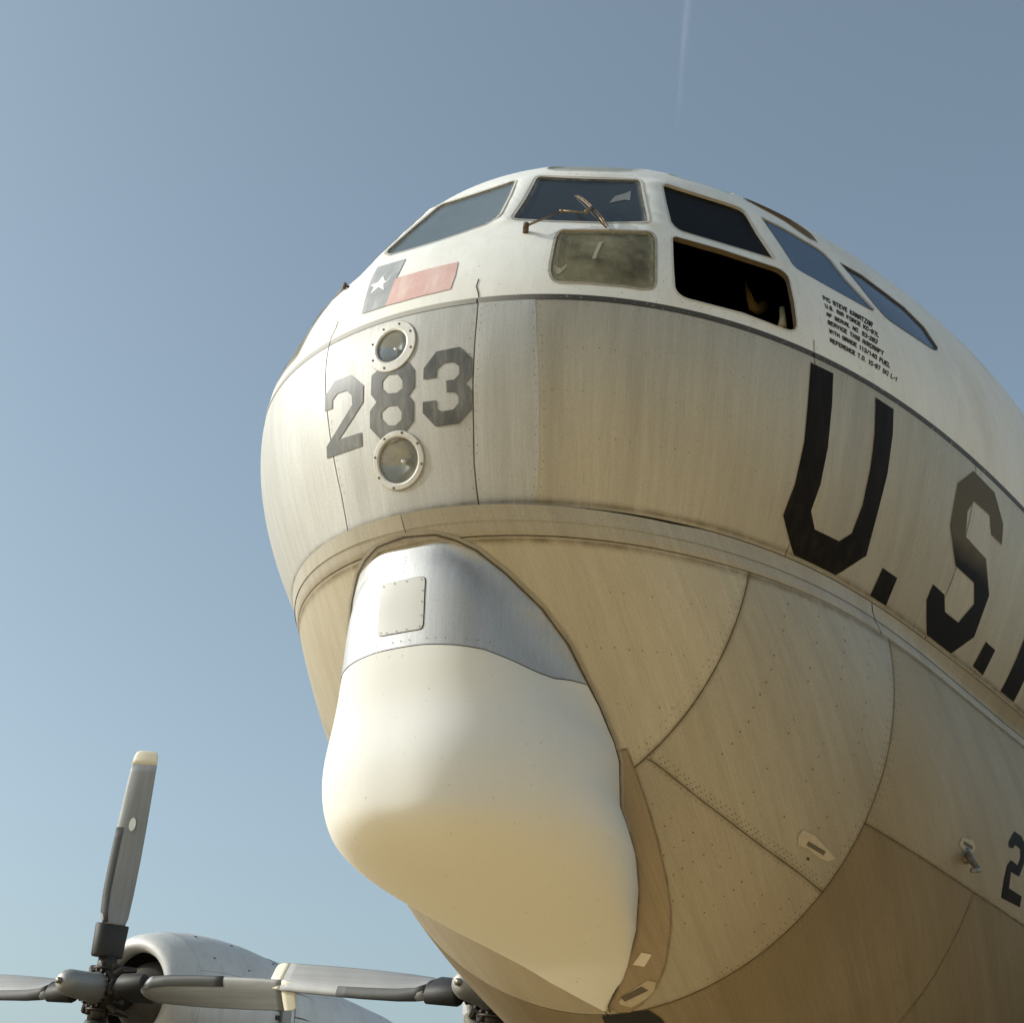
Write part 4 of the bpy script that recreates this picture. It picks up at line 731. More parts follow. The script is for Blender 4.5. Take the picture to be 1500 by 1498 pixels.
# ------------------------------------------------------------ windows
GL = {'center': G_CENTER, 'shield': G_SHIELD, 'chin': G_CHIN, 'side': G_DARK, 'open': None, 'quarter': G_BLUE, 'rear': G_BLUE, 'brow1': G_BROW, 'brow2': G_BROW2, 'brow3': G_DARK}
WL = {'center': 'hazy grey centre windscreen pane', 'shield': 'dark windscreen pane with folded wiper', 'chin': 'yellowed dusty lower pane', 'side': 'black upper side pane', 'open': 'open side window with seat frame showing inside',
      'quarter': 'blue tinted side pane', 'rear': 'blue tinted rearmost side pane', 'brow1': 'grey roof pane above windscreen', 'brow2': 'milky roof pane', 'brow3': 'dark open roof pane'}
def window(key, side, poly):
    w_ = empty('cockpit_window', tuple(raw(*np.mean(poly, axis=0))), air); w_['label'] = ('' if side >= 0 else 'starboard ')+WL[key]
    inv = Matrix.Translation(-w_.location)
    q = np.array(subdiv(poly, .012)); N = snorm(q[:, 0], q[:, 1]); P0 = surf(q[:, 0], q[:, 1])
    dp = {'open': .020, 'side': .013, 'rear': .008, 'quarter': .005, 'brow3': .03}.get(key, .009)
    P1 = P0-N*dp
    n = len(q); V = list(P0)+list(P1); Fc = [(i, (i+1) % n, n+(i+1) % n, n+i) for i in range(n)]
    ctr = P0.mean(0)
    rv = mk('window_reveal', [v-ctr+ctr for v in V], Fc, REVEAL if key in ('open', 'rear', 'brow3') else REVW, w_, smooth=True)
    rv.matrix_parent_inverse = inv
    if GL[key] is not None:
        pq = [tuple(t) for t in q]; V2, T, lo, lh = fill(pq, [], .02, .012)
        PP = at(V2[:, 0], V2[:, 1], -dp+.0015); NN = snorm(V2[:, 0], V2[:, 1])
        # thin closed sheet
        k = len(PP); T = orient(PP, T, NN)
        g = mk('window_pane', PP, T, GL[key], w_, normals=NN); g.matrix_parent_inverse = inv
    wd = {'center': .010, 'shield': .011, 'chin': .010, 'side': .007, 'open': .007, 'quarter': .004, 'rear': .007}.get(key, .006)
    if key in ('center', 'shield'):
        f1 = ribbon('window_gasket', [tuple(t) for t in q], wd, REVW, w_, off=.0018, closed=True, side=wd*.45); f1.matrix_parent_inverse = inv
        f1 = ribbon('window_gasket', [tuple(t) for t in q], .0028, GASK, w_, off=.0026, closed=True, side=0.); f1.matrix_parent_inverse = inv
    else:
        f1 = ribbon('window_gasket', [tuple(t) for t in q], wd, {'chin': GASK, 'rear': GASKD, 'quarter': GASKD}.get(key, REVW), w_, off=.0022, closed=True); f1.matrix_parent_inverse = inv
    return w_
EDGE = stain_mat('pane_edge_dust', (.36, .36, .31), .75); EDGEO = stain_mat('pane_edge_grime', (.40, .38, .26), .8)
for (key, side), poly in WINS.items():
    w_ = window(key, side, poly)
    if key in ('center', 'shield', 'chin'):
        e_ = ribbon('pane_edge_dust', [tuple(t) for t in subdiv(inset(poly, .004), .012)], .05, EDGEO if key == 'chin' else EDGE, w_, off=-.0045, closed=True); e_.matrix_parent_inverse = Matrix.Translation(-w_.location)

# small flat marks in other tones on the panes
def flat(name, pts, mat, off=.003, parent=air, st=.02): return patch(name, pts, mat, parent, off, (), st=st, depth=0, est=.02)
PATCH = simple('pale_mark', (.36, .32, .22), .6, 0, .3, 60)
cc = np.array(AB['win_chin']); c0, c1 = cc.min(0), cc.max(0)
def inw(u, v, m=(c0, c1)): return (m[0][0]+(m[1][0]-m[0][0])*u, m[0][1]+(m[1][1]-m[0][1])*v)
flat('pane_mark', [inw(*t) for t in ((.07, .30), (.09, .20), (.13, .13), (.17, .17), (.20, .28), (.185, .285), (.16, .22), (.12, .24), (.10, .28))], PATCH, -.006)
flat('pane_mark', [inw(*t) for t in ((.40, .40), (.43, .40), (.44, .72), (.405, .70))], PATCH, -.006)
sh = np.array(AB['win_shield']); s0, s1 = sh.min(0), sh.max(0)
flat('pane_patch', [inw(*t, (s0, s1)) for t in ((.66, .45), (.76, .52), (.80, .50), (.78, .72), (.74, .66), (.68, .60))], simple('faint_patch', (.16, .17, .16), .6, 0, .3, 60), -.006)

# ------------------------------------------------------------ markings
def mark(name, key, mat, holes=(), off=.0022, label=None, st=.02):
    o = patch(name, AB['m_'+key], mat, air, off, [AB['m_'+h] for h in holes], st=st, depth=0, est=.012)
    if label: o['label'] = label
    return o
xl = float(raw(*[np.array([q]) for q in AB['m_A'][0]])[0][0])        # foot of the letter A
def xbp(pts): return [(float(a_at(xl+x, b)), b) for x, b in subdiv(pts, .03)]
AB['m_A'] = xbp([(0, .010), (.17, .010), (.17, .048), (.62, .048), (.62, .010), (.79, .010), (.79, .205), (.57, .262), (.22, .262), (0, .205)])
AB['m_A_h'] = xbp([(.17, .092), (.62, .092), (.62, .190), (.50, .220), (.29, .220), (.17, .190)])
mark('number_two', 'two', GRY, label='worn black figure 2 on the nose'); mark('number_eight', 'eight', GRY, ('eight_h1', 'eight_h2'), label='worn black figure 8 between the lamps'); mark('number_three', 'three', GRY, label='worn black figure 3 on the nose')
mark('letter_u', 'U', BLK); mark('full_stop', 'dot1', BLK); mark('letter_s', 'S', BLKS, label='black letter S with its upper curve faded'); mark('full_stop', 'dot2', BLK); mark('letter_a', 'A', BLK, ('A_h',))
mark('number_two', 'low2', BLK, label='small black figure 2 on the lower side')
mark('flag_blue_field', 'flag_blue', FBLUE); mark('flag_red_field', 'flag_red', FRED); mark('flag_star', 'star', FWHT, off=.0032)
mark('strip_panel', 'strip', STRIPM, off=.004, label='stained curved strip panel beside the radome')
ribbon('seam_grime', AB['m_strip'], .022, STAIN, air, off=.0048, closed=True)
mark('tape_patch', 'tape1', TAPE, off=.0025); mark('tape_patch', 'tape2', TAPEW, off=.0062); mark('tape_patch', 'tape3', TAPE, off=.0062); mark('tape_patch', 'tape4', TAPE, off=.0025)
mark('stencil_print', 'tape1txt', TXT, off=.0035); mark('stencil_print', 'tape3txt', TXT, off=.0072); mark('stencil_print', 'tape4txt', TXT, off=.0035)
mark('drain_hole', 'hole1', SEALANT, off=.003)
fsm = NM('fluid_stain'); fsm.set(Base_Color=(.09, .08, .05), Roughness=.6, Alpha=fsm.ramp(fsm.noise((9, 9, 9), 1., 5, .7), [(.42, 0.), (.62, .5)]))
mark('wheel_bay_opening', 'wheelwell', DARK, off=.004)

EDG = stain_mat('pale_masking_edge', (.60, .55, .44), .8)
for k_ in ('U', 'dot1', 'S', 'dot2', 'A'): ribbon('masking_edge', ccw(AB['m_'+k_]), .022, EDG, air, off=.0016, closed=True)
# small service text: letters as flat print that follows the skin
# condensed block capitals: strokes on a 0..1 square, chamfered like a stencil
GLY = {'A': '0,0 0,.75 .3,1 .7,1 1,.75 1,0|0,.42 1,.42', 'C': '1,.72 1,.85 .75,1 .25,1 0,.85 0,.15 .25,0 .75,0 1,.15 1,.28', 'D': '0,0 0,1 .65,1 1,.8 1,.2 .65,0 0,0', 'E': '1,0 0,0 0,1 1,1|0,.52 .8,.52',
 'F': '0,0 0,1 1,1|0,.52 .8,.52', 'G': '1,.72 1,.85 .75,1 .25,1 0,.85 0,.15 .25,0 .75,0 1,.15 1,.45 .55,.45', 'H': '0,0 0,1|1,0 1,1|0,.5 1,.5', 'I': '.5,0 .5,1', 'K': '0,0 0,1|1,1 .1,.45|.3,.58 1,0', 'L': '0,1 0,0 1,0',
 'N': '0,0 0,1 1,0 1,1', 'O': '0,.15 0,.85 .25,1 .75,1 1,.85 1,.15 .75,0 .25,0 0,.15', 'P': '0,0 0,1 .75,1 1,.85 1,.58 .75,.45 0,.45', 'R': '0,0 0,1 .75,1 1,.85 1,.6 .75,.47 0,.47|.6,.47 1,0',
 'S': '1,.74 1,.86 .75,1 .25,1 0,.86 0,.64 .25,.52 .75,.48 1,.36 1,.14 .75,0 .25,0 0,.14 0,.26', 'T': '0,1 1,1|.5,1 .5,0', 'U': '0,1 0,.15 .25,0 .75,0 1,.15 1,1', 'V': '0,1 .5,0 1,1', 'W': '0,1 .22,0 .5,.7 .78,0 1,1', 'Z': '0,1 1,1 0,0 1,0',
 '0': '0,.15 0,.85 .25,1 .75,1 1,.85 1,.15 .75,0 .25,0 0,.15', '1': '.2,.82 .55,1 .55,0', '2': '0,.75 0,.86 .25,1 .75,1 1,.86 1,.62 0,.1 0,0 1,0', '3': '0,.8 .25,1 .75,1 1,.86 1,.64 .7,.52 1,.4 1,.14 .75,0 .25,0 0,.2', '4': '.75,0 .75,1 0,.3 1,.3',
 '5': '1,1 0,1 0,.55 .7,.6 1,.45 1,.14 .75,0 .25,0 0,.14', '7': '0,1 1,1 .4,0', '8': '.25,.52 0,.64 0,.86 .25,1 .75,1 1,.86 1,.64 .75,.52 .25,.52 0,.38 0,.14 .25,0 .75,0 1,.14 1,.38 .75,.52', '9': '0,.14 .25,0 .75,0 1,.14 1,.86 .75,1 .25,1 0,.86 0,.58 .25,.45 1,.45',
 '.': '.5,.0 .5,.06', '-': '.1,.48 .9,.48', '/': '0,0 1,1', '(': '.8,1.1 .3,.85 .3,.15 .8,-.1', ')': '.2,1.1 .7,.85 .7,.15 .2,-.1', ' ': ''}
def text_mesh(t):
    V = []; Fc = []; x = 0; hw = .108
    for ch in t:
        wd = {'I': .16, '.': .16, ' ': .34, '-': .3, '(': .26, ')': .26, '1': .34, '/': .4}.get(ch, .50)
        for pl in GLY[ch].split('|'):
            if not pl: continue
            p = [np.array([float(a) for a in q.split(',')])*np.array([wd, 1-2*hw])+np.array([x, hw]) for q in pl.split()]
            for a, b in zip(p[:-1], p[1:]):
                d = b-a; L = np.linalg.norm(d); d = d/max(L, 1e-6); n = np.array([-d[1], d[0]])*hw; e = d*hw*.75; k = max(1, int(L/.3)); b0 = len(V)
                for i in range(k+1):
                    c = a-e+(b-a+2*e)*i/k; V += [c+n, c-n]
                Fc += [(b0+2*i, b0+2*i+1, b0+2*i+3, b0+2*i+2) for i in range(k)]
        x += wd+.26
    return np.array(V), Fc
for t, q in TEXT:
    co, fc = text_mesh(t); x = (co[:, 0]-co[:, 0].min())/(co[:, 0].max()-co[:, 0].min()); y = co[:, 1]
    q = np.array(q); tl, bl_, br, tr = q        # top-left, bottom-left, bottom-right, top-right
    s = bl_[None]*((1-x)*(1-y))[:, None]+tl[None]*((1-x)*y)[:, None]+br[None]*(x*(1-y))[:, None]+tr[None]*(x*y)[:, None]
    P = at(s[:, 0], s[:, 1], .0016); N = snorm(s[:, 0], s[:, 1])
    o = mk('service_text', P, orient(P, fc, N), BLK, air, smooth=True, normals=N); o['label'] = ('first', 'second', 'third', 'fourth', 'fifth', 'lowest')[[k[0] for k in TEXT].index(t)]+' line of the black stencilled service text'; o['kind'] = 'stuff'

# ------------------------------------------------------------ nose lamps
def lamp(L, n, ro, ri, bowl, label):
    r_ = empty('nose_lamp', L, air); r_['label'] = label
    L = np.array(L); n = np.array(n)/np.linalg.norm(n); up = np.array([0, 0, 1.])-n*n[2]; up /= np.linalg.norm(up); sd = np.cross(up, n)
    inv = Matrix.Translation(-r_.location)
    prof = [(ro, -.002), (ro-.001, .004), (ro-.004, .0058), (ri+.007, .0058), (ri+.001, .0035), (ri, .0), (ri, -.03)]
    m = 96; V = []; Fc = []
    for i in range(m):
        th = 2*PI*i/m
        for r, o in prof:
            y = L[1]+r*math.cos(th); z = L[2]+r*math.sin(th)*abs(n[0]); a, b = front_ab(np.array([y]), np.array([z]))
            V.append(raw(a, b)[0]+rnorm(a, b)[0]*o)
    k = len(prof)
    for i in range(m):
        j = (i+1) % m
        for q in range(k-1): Fc.append((i*k+q, j*k+q, j*k+q+1, i*k+q+1))
    o = fixn(mk('lamp_ring', V, Fc, RING, r_, smooth=False)); o.matrix_parent_inverse = inv
    def dish(dep, off, rr, name, mat, sg):
        V = []; Fc = []; nr = 10
        for a in range(nr+1):
            r = rr*a/nr; h = off+sg*dep*(1-(a/nr)**2)
            for i in range(m): th = 2*PI*i/m; V.append(L+sd*r*math.cos(th)+up*r*math.sin(th)+n*h)
        for a in range(nr):
            for i in range(m): Fc.append((a*m+i, a*m+(i+1) % m, (a+1)*m+(i+1) % m, (a+1)*m+i))
        o = fixn(mk(name, V, Fc, mat, r_)); o.matrix_parent_inverse = inv
    dish(ri*.55, -.008, ri, 'lamp_reflector', bowl, -1); dish(ri*.12, -.006, ri-.0005, 'lamp_lens', LENS, 1)
    v, f = tube([L+n*(-.008-ri*.5), L+n*(-.008-ri*.2)], ri*.12, 12); o = mk('lamp_bulb', v, f, SILV, r_); o.matrix_parent_inverse = inv
    for kk in range(8):
        th = 2*PI*(kk+.4)/8; r = (ro+ri)/2+.004; y = L[1]+r*math.cos(th); z = L[2]+r*math.sin(th)*abs(n[0]); a, b = front_ab(np.array([y]), np.array([z]))
        if kk % 8 == 5: continue
        c_ = raw(a, b)[0]; nn = rnorm(a, b)[0]; v, f = tube([c_+nn*.004, c_+nn*.0075], .0042, 8); o = mk('bolt', v, f, RUST, r_); o.matrix_parent_inverse = inv
SILV = simple('bulb_silver', (.7, .7, .68), .25, .8)
lamp(*LIGHTS[0], BOWL, 'upper nose lamp with clear lens above the figure 8')
lamp(*LIGHTS[1], BOWL2, 'larger lower nose lamp with clouded lens')

# ------------------------------------------------------------ wipers
def wiper(s):
    pass
    w_ = empty('windscreen_wiper', (.068, -.400*s, 5.111), air); inv = Matrix.Translation(-w_.location)
    T_ = lambda p: (p[0], p[1]*s, p[2])
    foot, joint, elbow, hub, bt, bo = map(T_, ((.075, -.398, 5.108), (.039, -.422, 5.113), (.154, -.507, 5.227), (.188, -.591, 5.214), (.282, -.497, 5.384), (.210, -.670, 5.137)))
    if s < 0: joint = tuple(np.array(foot)*.45+np.array(joint)*.55)
    if s < 0:     # parked outboard on the far side
        f_ = lambda a, b, o: tuple(at(np.array([-a]), np.array([b]), o)[0])
        elbow, hub, bt, bo = f_(.22, .478, .008), f_(.33, .472, .012), f_(.31, .56, .012), f_(.34, .470, .012)
    def p(name, parts, mat):
        o = fixn(joined(name, parts, mat, w_, True)); o.matrix_parent_inverse = inv; return o
    p('wiper_pivot', [tube([foot, joint], [.012, .010] if s > 0 else [.006, .005], 12), tube([np.array(joint)+(0, 0, .010), np.array(joint)+(-.003, 0, -.016)], .011 if s > 0 else .007, 10)], RUST)
    j = np.array(joint); e = np.array(elbow); h = np.array(hub); d = (e-j)/np.linalg.norm(e-j); off = np.cross(d, [-.76, -.36*s, .55]); off = off/np.linalg.norm(off)*.0055
    p('wiper_arm', [tube([j+off, e+off*.4], .0026, 8), tube([j-off, e-off*.4], .0026, 8), tube([e, h], [.0045, .004], 8), tube([e-d*.008, e+d*.008], .007, 8)], WIPM)
    b0 = np.array(bt); b1 = np.array(bo); dd = b1-b0; nn = np.array([-.74, -.40*s, .54]); nn /= np.linalg.norm(nn); sd = np.cross(dd, nn); sd /= np.linalg.norm(sd)
    rail = [b0+dd*t+nn*(.016*math.sin(t*PI)**.6) for t in np.linspace(0, 1, 9)]
    p('wiper_blade_frame', [tube([r+sd*.005 for r in rail], .0025, 6), tube([r-sd*.005 for r in rail], .0025, 6)]+[tube([rail[i]+sd*.006, rail[i]-sd*.006], .0025, 6) for i in range(1, 8)]+[tube([h, b0+dd*.52+nn*.016], .008, 8)], WIPM)
    p('wiper_rubber', [tube([b0+dd*.02-nn*.006, b1-dd*.02-nn*.006], .0035, 6)], RUB)
wiper(1); wiper(-1)

# ------------------------------------------------------------ inside the open window
def track(name, pts, rad, mat, label=None):
    v, f = tube(pts, rad, 12); o = fixn(mk(name, v, f, mat, air)); 
    if label: o['label'] = label
for s in (1, -1):
    st_ = empty('pilot_seat', (1.2, -.80*s, 4.7), air); inv = Matrix.Translation(-st_.location)
    pts = [(1.135, -.845*s, 5.40), (1.10, -.868*s, 5.32), (1.06, -.892*s, 5.25), (1.075, -.90*s, 5.215), (1.12, -.905*s, 5.225), (1.165, -.91*s, 5.265), (1.18, -.91*s, 5.29)]
    v, f = tube(pts, [.004, .009, .014, .021, .023, .020, .012], 12); o = fixn(mk('seat_headrest', v, f, SEAT, st_)); o.matrix_parent_inverse = inv
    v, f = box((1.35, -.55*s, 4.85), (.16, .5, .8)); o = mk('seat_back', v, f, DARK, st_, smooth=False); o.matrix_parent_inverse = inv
    v, f = tube([(.870, -1.098*s, 5.03), (.835, -1.112*s, 4.96), (.806, -1.118*s, 4.90)], [.011, .013, .019], 10); o = fixn(mk('seat_handle', v, f, simple('pale_handle', (.50, .42, .24), .5), st_)); o.matrix_parent_inverse = inv
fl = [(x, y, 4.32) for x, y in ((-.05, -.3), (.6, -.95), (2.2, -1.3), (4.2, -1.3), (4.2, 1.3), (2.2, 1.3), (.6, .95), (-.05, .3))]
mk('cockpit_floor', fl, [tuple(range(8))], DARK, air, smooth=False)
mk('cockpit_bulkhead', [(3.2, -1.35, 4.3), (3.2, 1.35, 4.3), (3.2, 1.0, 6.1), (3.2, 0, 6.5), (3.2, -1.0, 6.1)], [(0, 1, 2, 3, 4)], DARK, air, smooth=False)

# ------------------------------------------------------------ chin radome
KX = np.linspace(0, 1, 10); KN = np.array([0, .12, .35, .7, 1.]); RB = np.array(RAD_B); RVv = np.array(RAD_V)
def rparam(z):
    tc = np.clip((RAD_ZT-z)/(RAD_ZT-RAD_ZB), 0, 1)
    xb = np.interp(z, RB[::-1, 2], RB[::-1, 0]); yb = np.maximum(np.interp(z, RB[::-1, 2], RB[::-1, 1]), .004)
    xf = spl(KX, np.r_[RVv[:9], RB[-1, 0]], tc)
    h = z-ZC; bz = -np.arcsin(np.clip(-h/DL, 0, 1)); kx = sl(bz)[0]; q = np.clip((z-RAD_ZB)/.16, 0, 1)
    lowz = z < RAD_ZB+.4; xf = np.where(lowz, np.minimum(xf, kx-.015-.05*q), xf); xb = np.where(lowz, np.maximum(xb, xf+.02), xb)
    return xb, yb*(1+.06*np.exp(-((z-RAD_ZB)/.08)**2)), xf, spl(KN, RVv[9:14], tc), spl(KN, np.r_[0, RVv[14:18]], tc)
_zz = np.linspace(RAD_ZB, RAD_ZT, 400); _xb = np.interp(_zz, RB[::-1, 2], RB[::-1, 0]); _yb = np.interp(_zz, RB[::-1, 2], RB[::-1, 1])
def _sm(a, s=26):
    k = np.exp(-.5*(np.arange(-3*s, 3*s+1)/s)**2); k /= k.sum(); n3 = 3*s
    e = np.r_[2*a[0]-a[n3:0:-1], a, 2*a[-1]-a[-2:-n3-2:-1]]; return np.convolve(e, k, 'valid')
_xs, _ys = _sm(_xb), _sm(_yb)
def rpos(ph, z, sh=0.):
    xb, yb, xf, n, wv = rparam(z); kq = np.abs(np.sin(ph))**14; low = np.clip((z-RAD_ZB)/.15, 0, 1)*np.clip((RAD_ZT-z)/.1, 0, 1); kq = 1-(1-kq)*low
    yb = yb*kq+np.interp(z, _zz, _ys)*(1-kq); xb = xb*kq+np.interp(z, _zz, _xs)*(1-kq); dx = np.maximum(xb-xf, .01)
    u = np.abs(np.cos(ph))**(2/n); y = yb*(1+wv*np.sin(PI*u))*np.abs(np.sin(ph))**(2/n)*np.sign(ph)
    return np.stack([xb-dx*u+.004, -y, z], -1)
def zseam(ph):
    yr = np.abs(np.sin(ph))**.88
    return np.interp(yr, [0, .19, .44, .65, .82, .92, .965, 1.], [3.508, 3.507, 3.497, 3.485, 3.463, 3.445, 3.442, 3.458])
def rnrm(ph, z, e=2e-3):
    z2 = np.clip(z, RAD_ZB+2*e, RAD_ZT-2*e); p2 = np.clip(ph, -PI/2+3*e, PI/2-3*e); p2 = np.where(np.abs(p2) < 2*e, 2*e, p2)
    n = np.cross(rpos(p2+e, z2)-rpos(p2-e, z2), rpos(p2, z2+e)-rpos(p2, z2-e)); n /= np.maximum(np.linalg.norm(n, axis=-1, keepdims=True), 1e-12)
    return np.where(n[..., :1]*0+(n[..., 0:1]*1) > .999, n, n)
radm = empty('radome', (0, 0, 3.2), air); radm['label'] = 'bulbous white chin radome with a metal upper fairing'; rinv = Matrix.Translation(-radm.location)
def rgrid(name, zf0, zf1, nv, mat, off=0., nu=96, pw=1.):
    ph = np.linspace(-PI/2, PI/2, nu+1); v = np.linspace(0, 1, nv+1)**pw; PH, VV = np.meshgrid(ph, v, indexing='ij'); Z = zf0(PH)+(zf1(PH)-zf0(PH))*VV
    P = rpos(PH, Z); N = rnrm(PH, Z)
    c_ = N[nu//2, nv//2]
    if c_[0] > 0: N = -N
    P = P+N*off; idx = np.arange(P.shape[0]*P.shape[1]).reshape(P.shape[:2])
    Fc = [(idx[i, j], idx[i+1, j], idx[i+1, j+1], idx[i, j+1]) for i in range(nu) for j in range(nv)]
    V = P.reshape(-1, 3); NN = N.reshape(-1, 3); Fc = orient(V, Fc, NN)
    o = mk(name, V, Fc, mat, radm); o.matrix_parent_inverse = rinv; return o
rgrid('radome_fairing', lambda p: np.full_like(p, RAD_ZT-.002), lambda p: zseam(p)+.0015, 34, SHINY, .0015)
rgrid('radome_shell', lambda p: zseam(p)-.0015, lambda p: np.full_like(p, RAD_ZB), 80, RAD)
rgrid('radome_joint', lambda p: zseam(p)+.006, lambda p: zseam(p)-.006, 3, SEALANT, -.004)
def on_rad(y, z, off):
    y = np.asarray(y, float); z = np.asarray(z, float); xb, yb, xf, n, wv = rparam(z); u = np.clip(1-np.abs(y/yb)**n, 0, 1)**(1/n); P = np.stack([xb-np.maximum(xb-xf, .01)*u+.004, y, z], -1)
    e = 1e-3; 
    def X(y, z): xb, yb, xf, n, wv = rparam(z); return xb-np.maximum(xb-xf, .01)*np.clip(1-np.abs(y/yb)**n, 0, 1)**(1/n)
    gy = (X(y+e, z)-X(y-e, z))/(2*e); gz = (X(y, z+e)-X(y, z-e))/(2*e); N = np.stack([-np.ones_like(gy), gy, gz], -1); N /= np.linalg.norm(N, axis=-1, keepdims=True)
    return P+N*off, N
def rpatch(name, y0, y1, z0, z1, off, mat, rad=.012):
    Y, Z = np.meshgrid(np.linspace(y0, y1, 15), np.linspace(z0, z1, 13), indexing='ij')
    cy, cz_ = (y0+y1)/2, (z0+z1)/2; hy, hz = (y1-y0)/2, (z1-z0)/2
    def rd(Y, Z):   # round the corners
        uy = (Y-cy)/hy; uz = (Z-cz_)/hz; k = np.clip((np.abs(uy)**14+np.abs(uz)**14), 1, None)**(1/14.); return cy+uy/k*hy, cz_+uz/k*hz
    Y, Z = rd(Y, Z); P, N = on_rad(Y, Z, off); idx = np.arange(Y.size).reshape(Y.shape)
    Fc = [(idx[i, j], idx[i+1, j], idx[i+1, j+1], idx[i, j+1]) for i in range(14) for j in range(12)]
    V = P.reshape(-1, 3); o = mk(name, V, orient(V, Fc, N.reshape(-1, 3)), mat, radm, normals=N.reshape(-1, 3)); o.matrix_parent_inverse = rinv; return o
rpatch('panel_joint', -.0945, .0905, 3.560, 3.754, .0030, SEALANT)
rpatch('access_panel', -.0925, .0885, 3.562, 3.752, .0042, simple('cream_access_panel', (.43, .425, .40), .5, .1, .05, 6))
dots = []
for y, z in [(-.08, 3.742), (.076, 3.742), (-.08, 3.572), (.076, 3.572)]+[(-.086, z) for z in (3.70, 3.66, 3.61)]+[(y, 3.568) for y in (-.03, .01, .05)]+[(y, 3.745) for y in (-.02, .03)]:
    P, N = on_rad(np.array([y]), np.array([z]), .006); P, N = P[0], N[0]; t = np.cross(N, [0, 0, 1.]); t /= np.linalg.norm(t); s_ = np.cross(N, t); dots.append(([P+(t*math.cos(PI*k/3)+s_*math.sin(PI*k/3))*.0026 for k in range(6)], [tuple(range(6))]))
for k in range(15):
    if k % 4 == 3: continue
    y = .16-.021*k*1.6
    if abs(y) > .33: continue
    z = float(np.interp(abs(y)/.475, [0, .19, .44, .65, .82], [3.508, 3.507, 3.497, 3.485, 3.463]))+.022
    P, N = on_rad(np.array([y]), np.array([z]), .004); P, N = P[0], N[0]; t = np.cross(N, [0, 0, 1.]); t /= np.linalg.norm(t); s_ = np.cross(N, t); dots.append(([P+(t*math.cos(PI*k/3)+s_*math.sin(PI*k/3))*.0024 for k in range(6)], [tuple(range(6))]))
for k in range(6):
    P, N = on_rad(np.array([.0]), np.array([3.775+.014*k]), .004); P, N = P[0], N[0]; t = np.cross(N, [0, 0, 1.]); s_ = np.cross(N, t); dots.append(([P+(t*math.cos(PI*j/3)+s_*math.sin(PI*j/3))*.0022 for j in range(6)], [tuple(range(6))]))
o = joined('rivet', dots, DOT, radm); o.matrix_parent_inverse = rinv; o['kind'] = 'stuff'
# flange and grime where the radome meets the skin
bl = []
for x, y, z in RAD_B[1:]:
    a, b = front_ab(np.array([-y]), np.array([z])) if x < .45 else (None, None)
    h = z-ZC; b = -math.asin(min(1, -h/DL)); a = float(a_at(x, b)); bl.append((a, b))
top = [(-bl[0][0], bl[0][1])]
full = [(-a, b) for a, b in bl[:9]][::-1]+[(0, bl[0][1]+.004)]+bl
q_ = ribbon('radome_flange', full[:22], .030, BAND, air, off=.004, side=0.)
ribbon('seam_grime', full, .05, STAIN, air, off=.0052)
ribbon('seam_line', full, .0045, SEALANT, air, off=.0056)

# ------------------------------------------------------------ small fittings
pt = [(2.314, -1.253, 3.200), (2.265, -1.278, 3.180), (2.205, -1.300, 3.150), (2.222, -1.318, 3.115), (2.150, -1.312, 3.098)]
pf = empty('drain_mast', pt[0], air); pf['label'] = 'small hooked metal drain mast on the lower side'
v, f = tube(pt, [.020, .016, .013, .012, .010], 12); o = fixn(mk('mast_tube', v, f, STEEL, pf)); o.matrix_parent_inverse = Matrix.Translation(-pf.location)
v, f = tube([(2.314, -1.245, 3.2), (2.312, -1.262, 3.196)], .034, 16); o = fixn(mk('mast_base', v, f, STEEL, pf)); o.matrix_parent_inverse = Matrix.Translation(-pf.location)

# nose wheel bay, doors and leg
def bm(name, parts, mat, parent, smooth=False, label=None):
    o = fixn(joined(name, parts, mat, parent, smooth))
    if label: o['label'] = label
    return o
ng = empty('nose_gear', (2.6, 0, 0), air); gi = Matrix.Translation(-ng.location)
for nm, prt, mt in (('gear_leg', [tube([(2.45, 0, 2.1), (2.55, 0, .55)], [.09, .07], 16), tube([(2.55, -.36, .5), (2.55, .36, .5)], .05, 12), tube([(3.2, 0, 2.0), (2.58, 0, 1.0)], .04, 10)], HUBM),
                    ):
    o = bm(nm, prt, mt, ng, True); o.matrix_parent_inverse = gi
for y in (-.28, .28):
    pr = [(-.12, .2), (-.13, .40), (-.10, .48), (0, .5), (.10, .48), (.13, .40), (.12, .2)]
    V = []; Fc = []
    for t, r in pr:
        for k in range(40): a = 2*PI*k/40; V.append((2.55+r*math.cos(a), y+t, .5+r*math.sin(a)))
    for i in range(6):
        for k in range(40): Fc.append((i*40+k, i*40+(k+1) % 40, (i+1)*40+(k+1) % 40, (i+1)*40+k))
    o = fixn(mk('tyre', V, Fc, RUB, ng)); o.matrix_parent_inverse = gi
    v, f = tube([(2.55, y-.1, .5), (2.55, y+.1, .5)], .21, 28); o = fixn(mk('wheel_rim', v, f, HUBM, ng)); o.matrix_parent_inverse = gi
zb_ = ZC-DL
for s in (1, -1):
    v, f = box((2.75, .42*s, zb_-.32), (1.6, .03, .62)); o = mk('gear_door', v, f, MET_LOW, ng, smooth=False); o.matrix_parent_inverse = gi
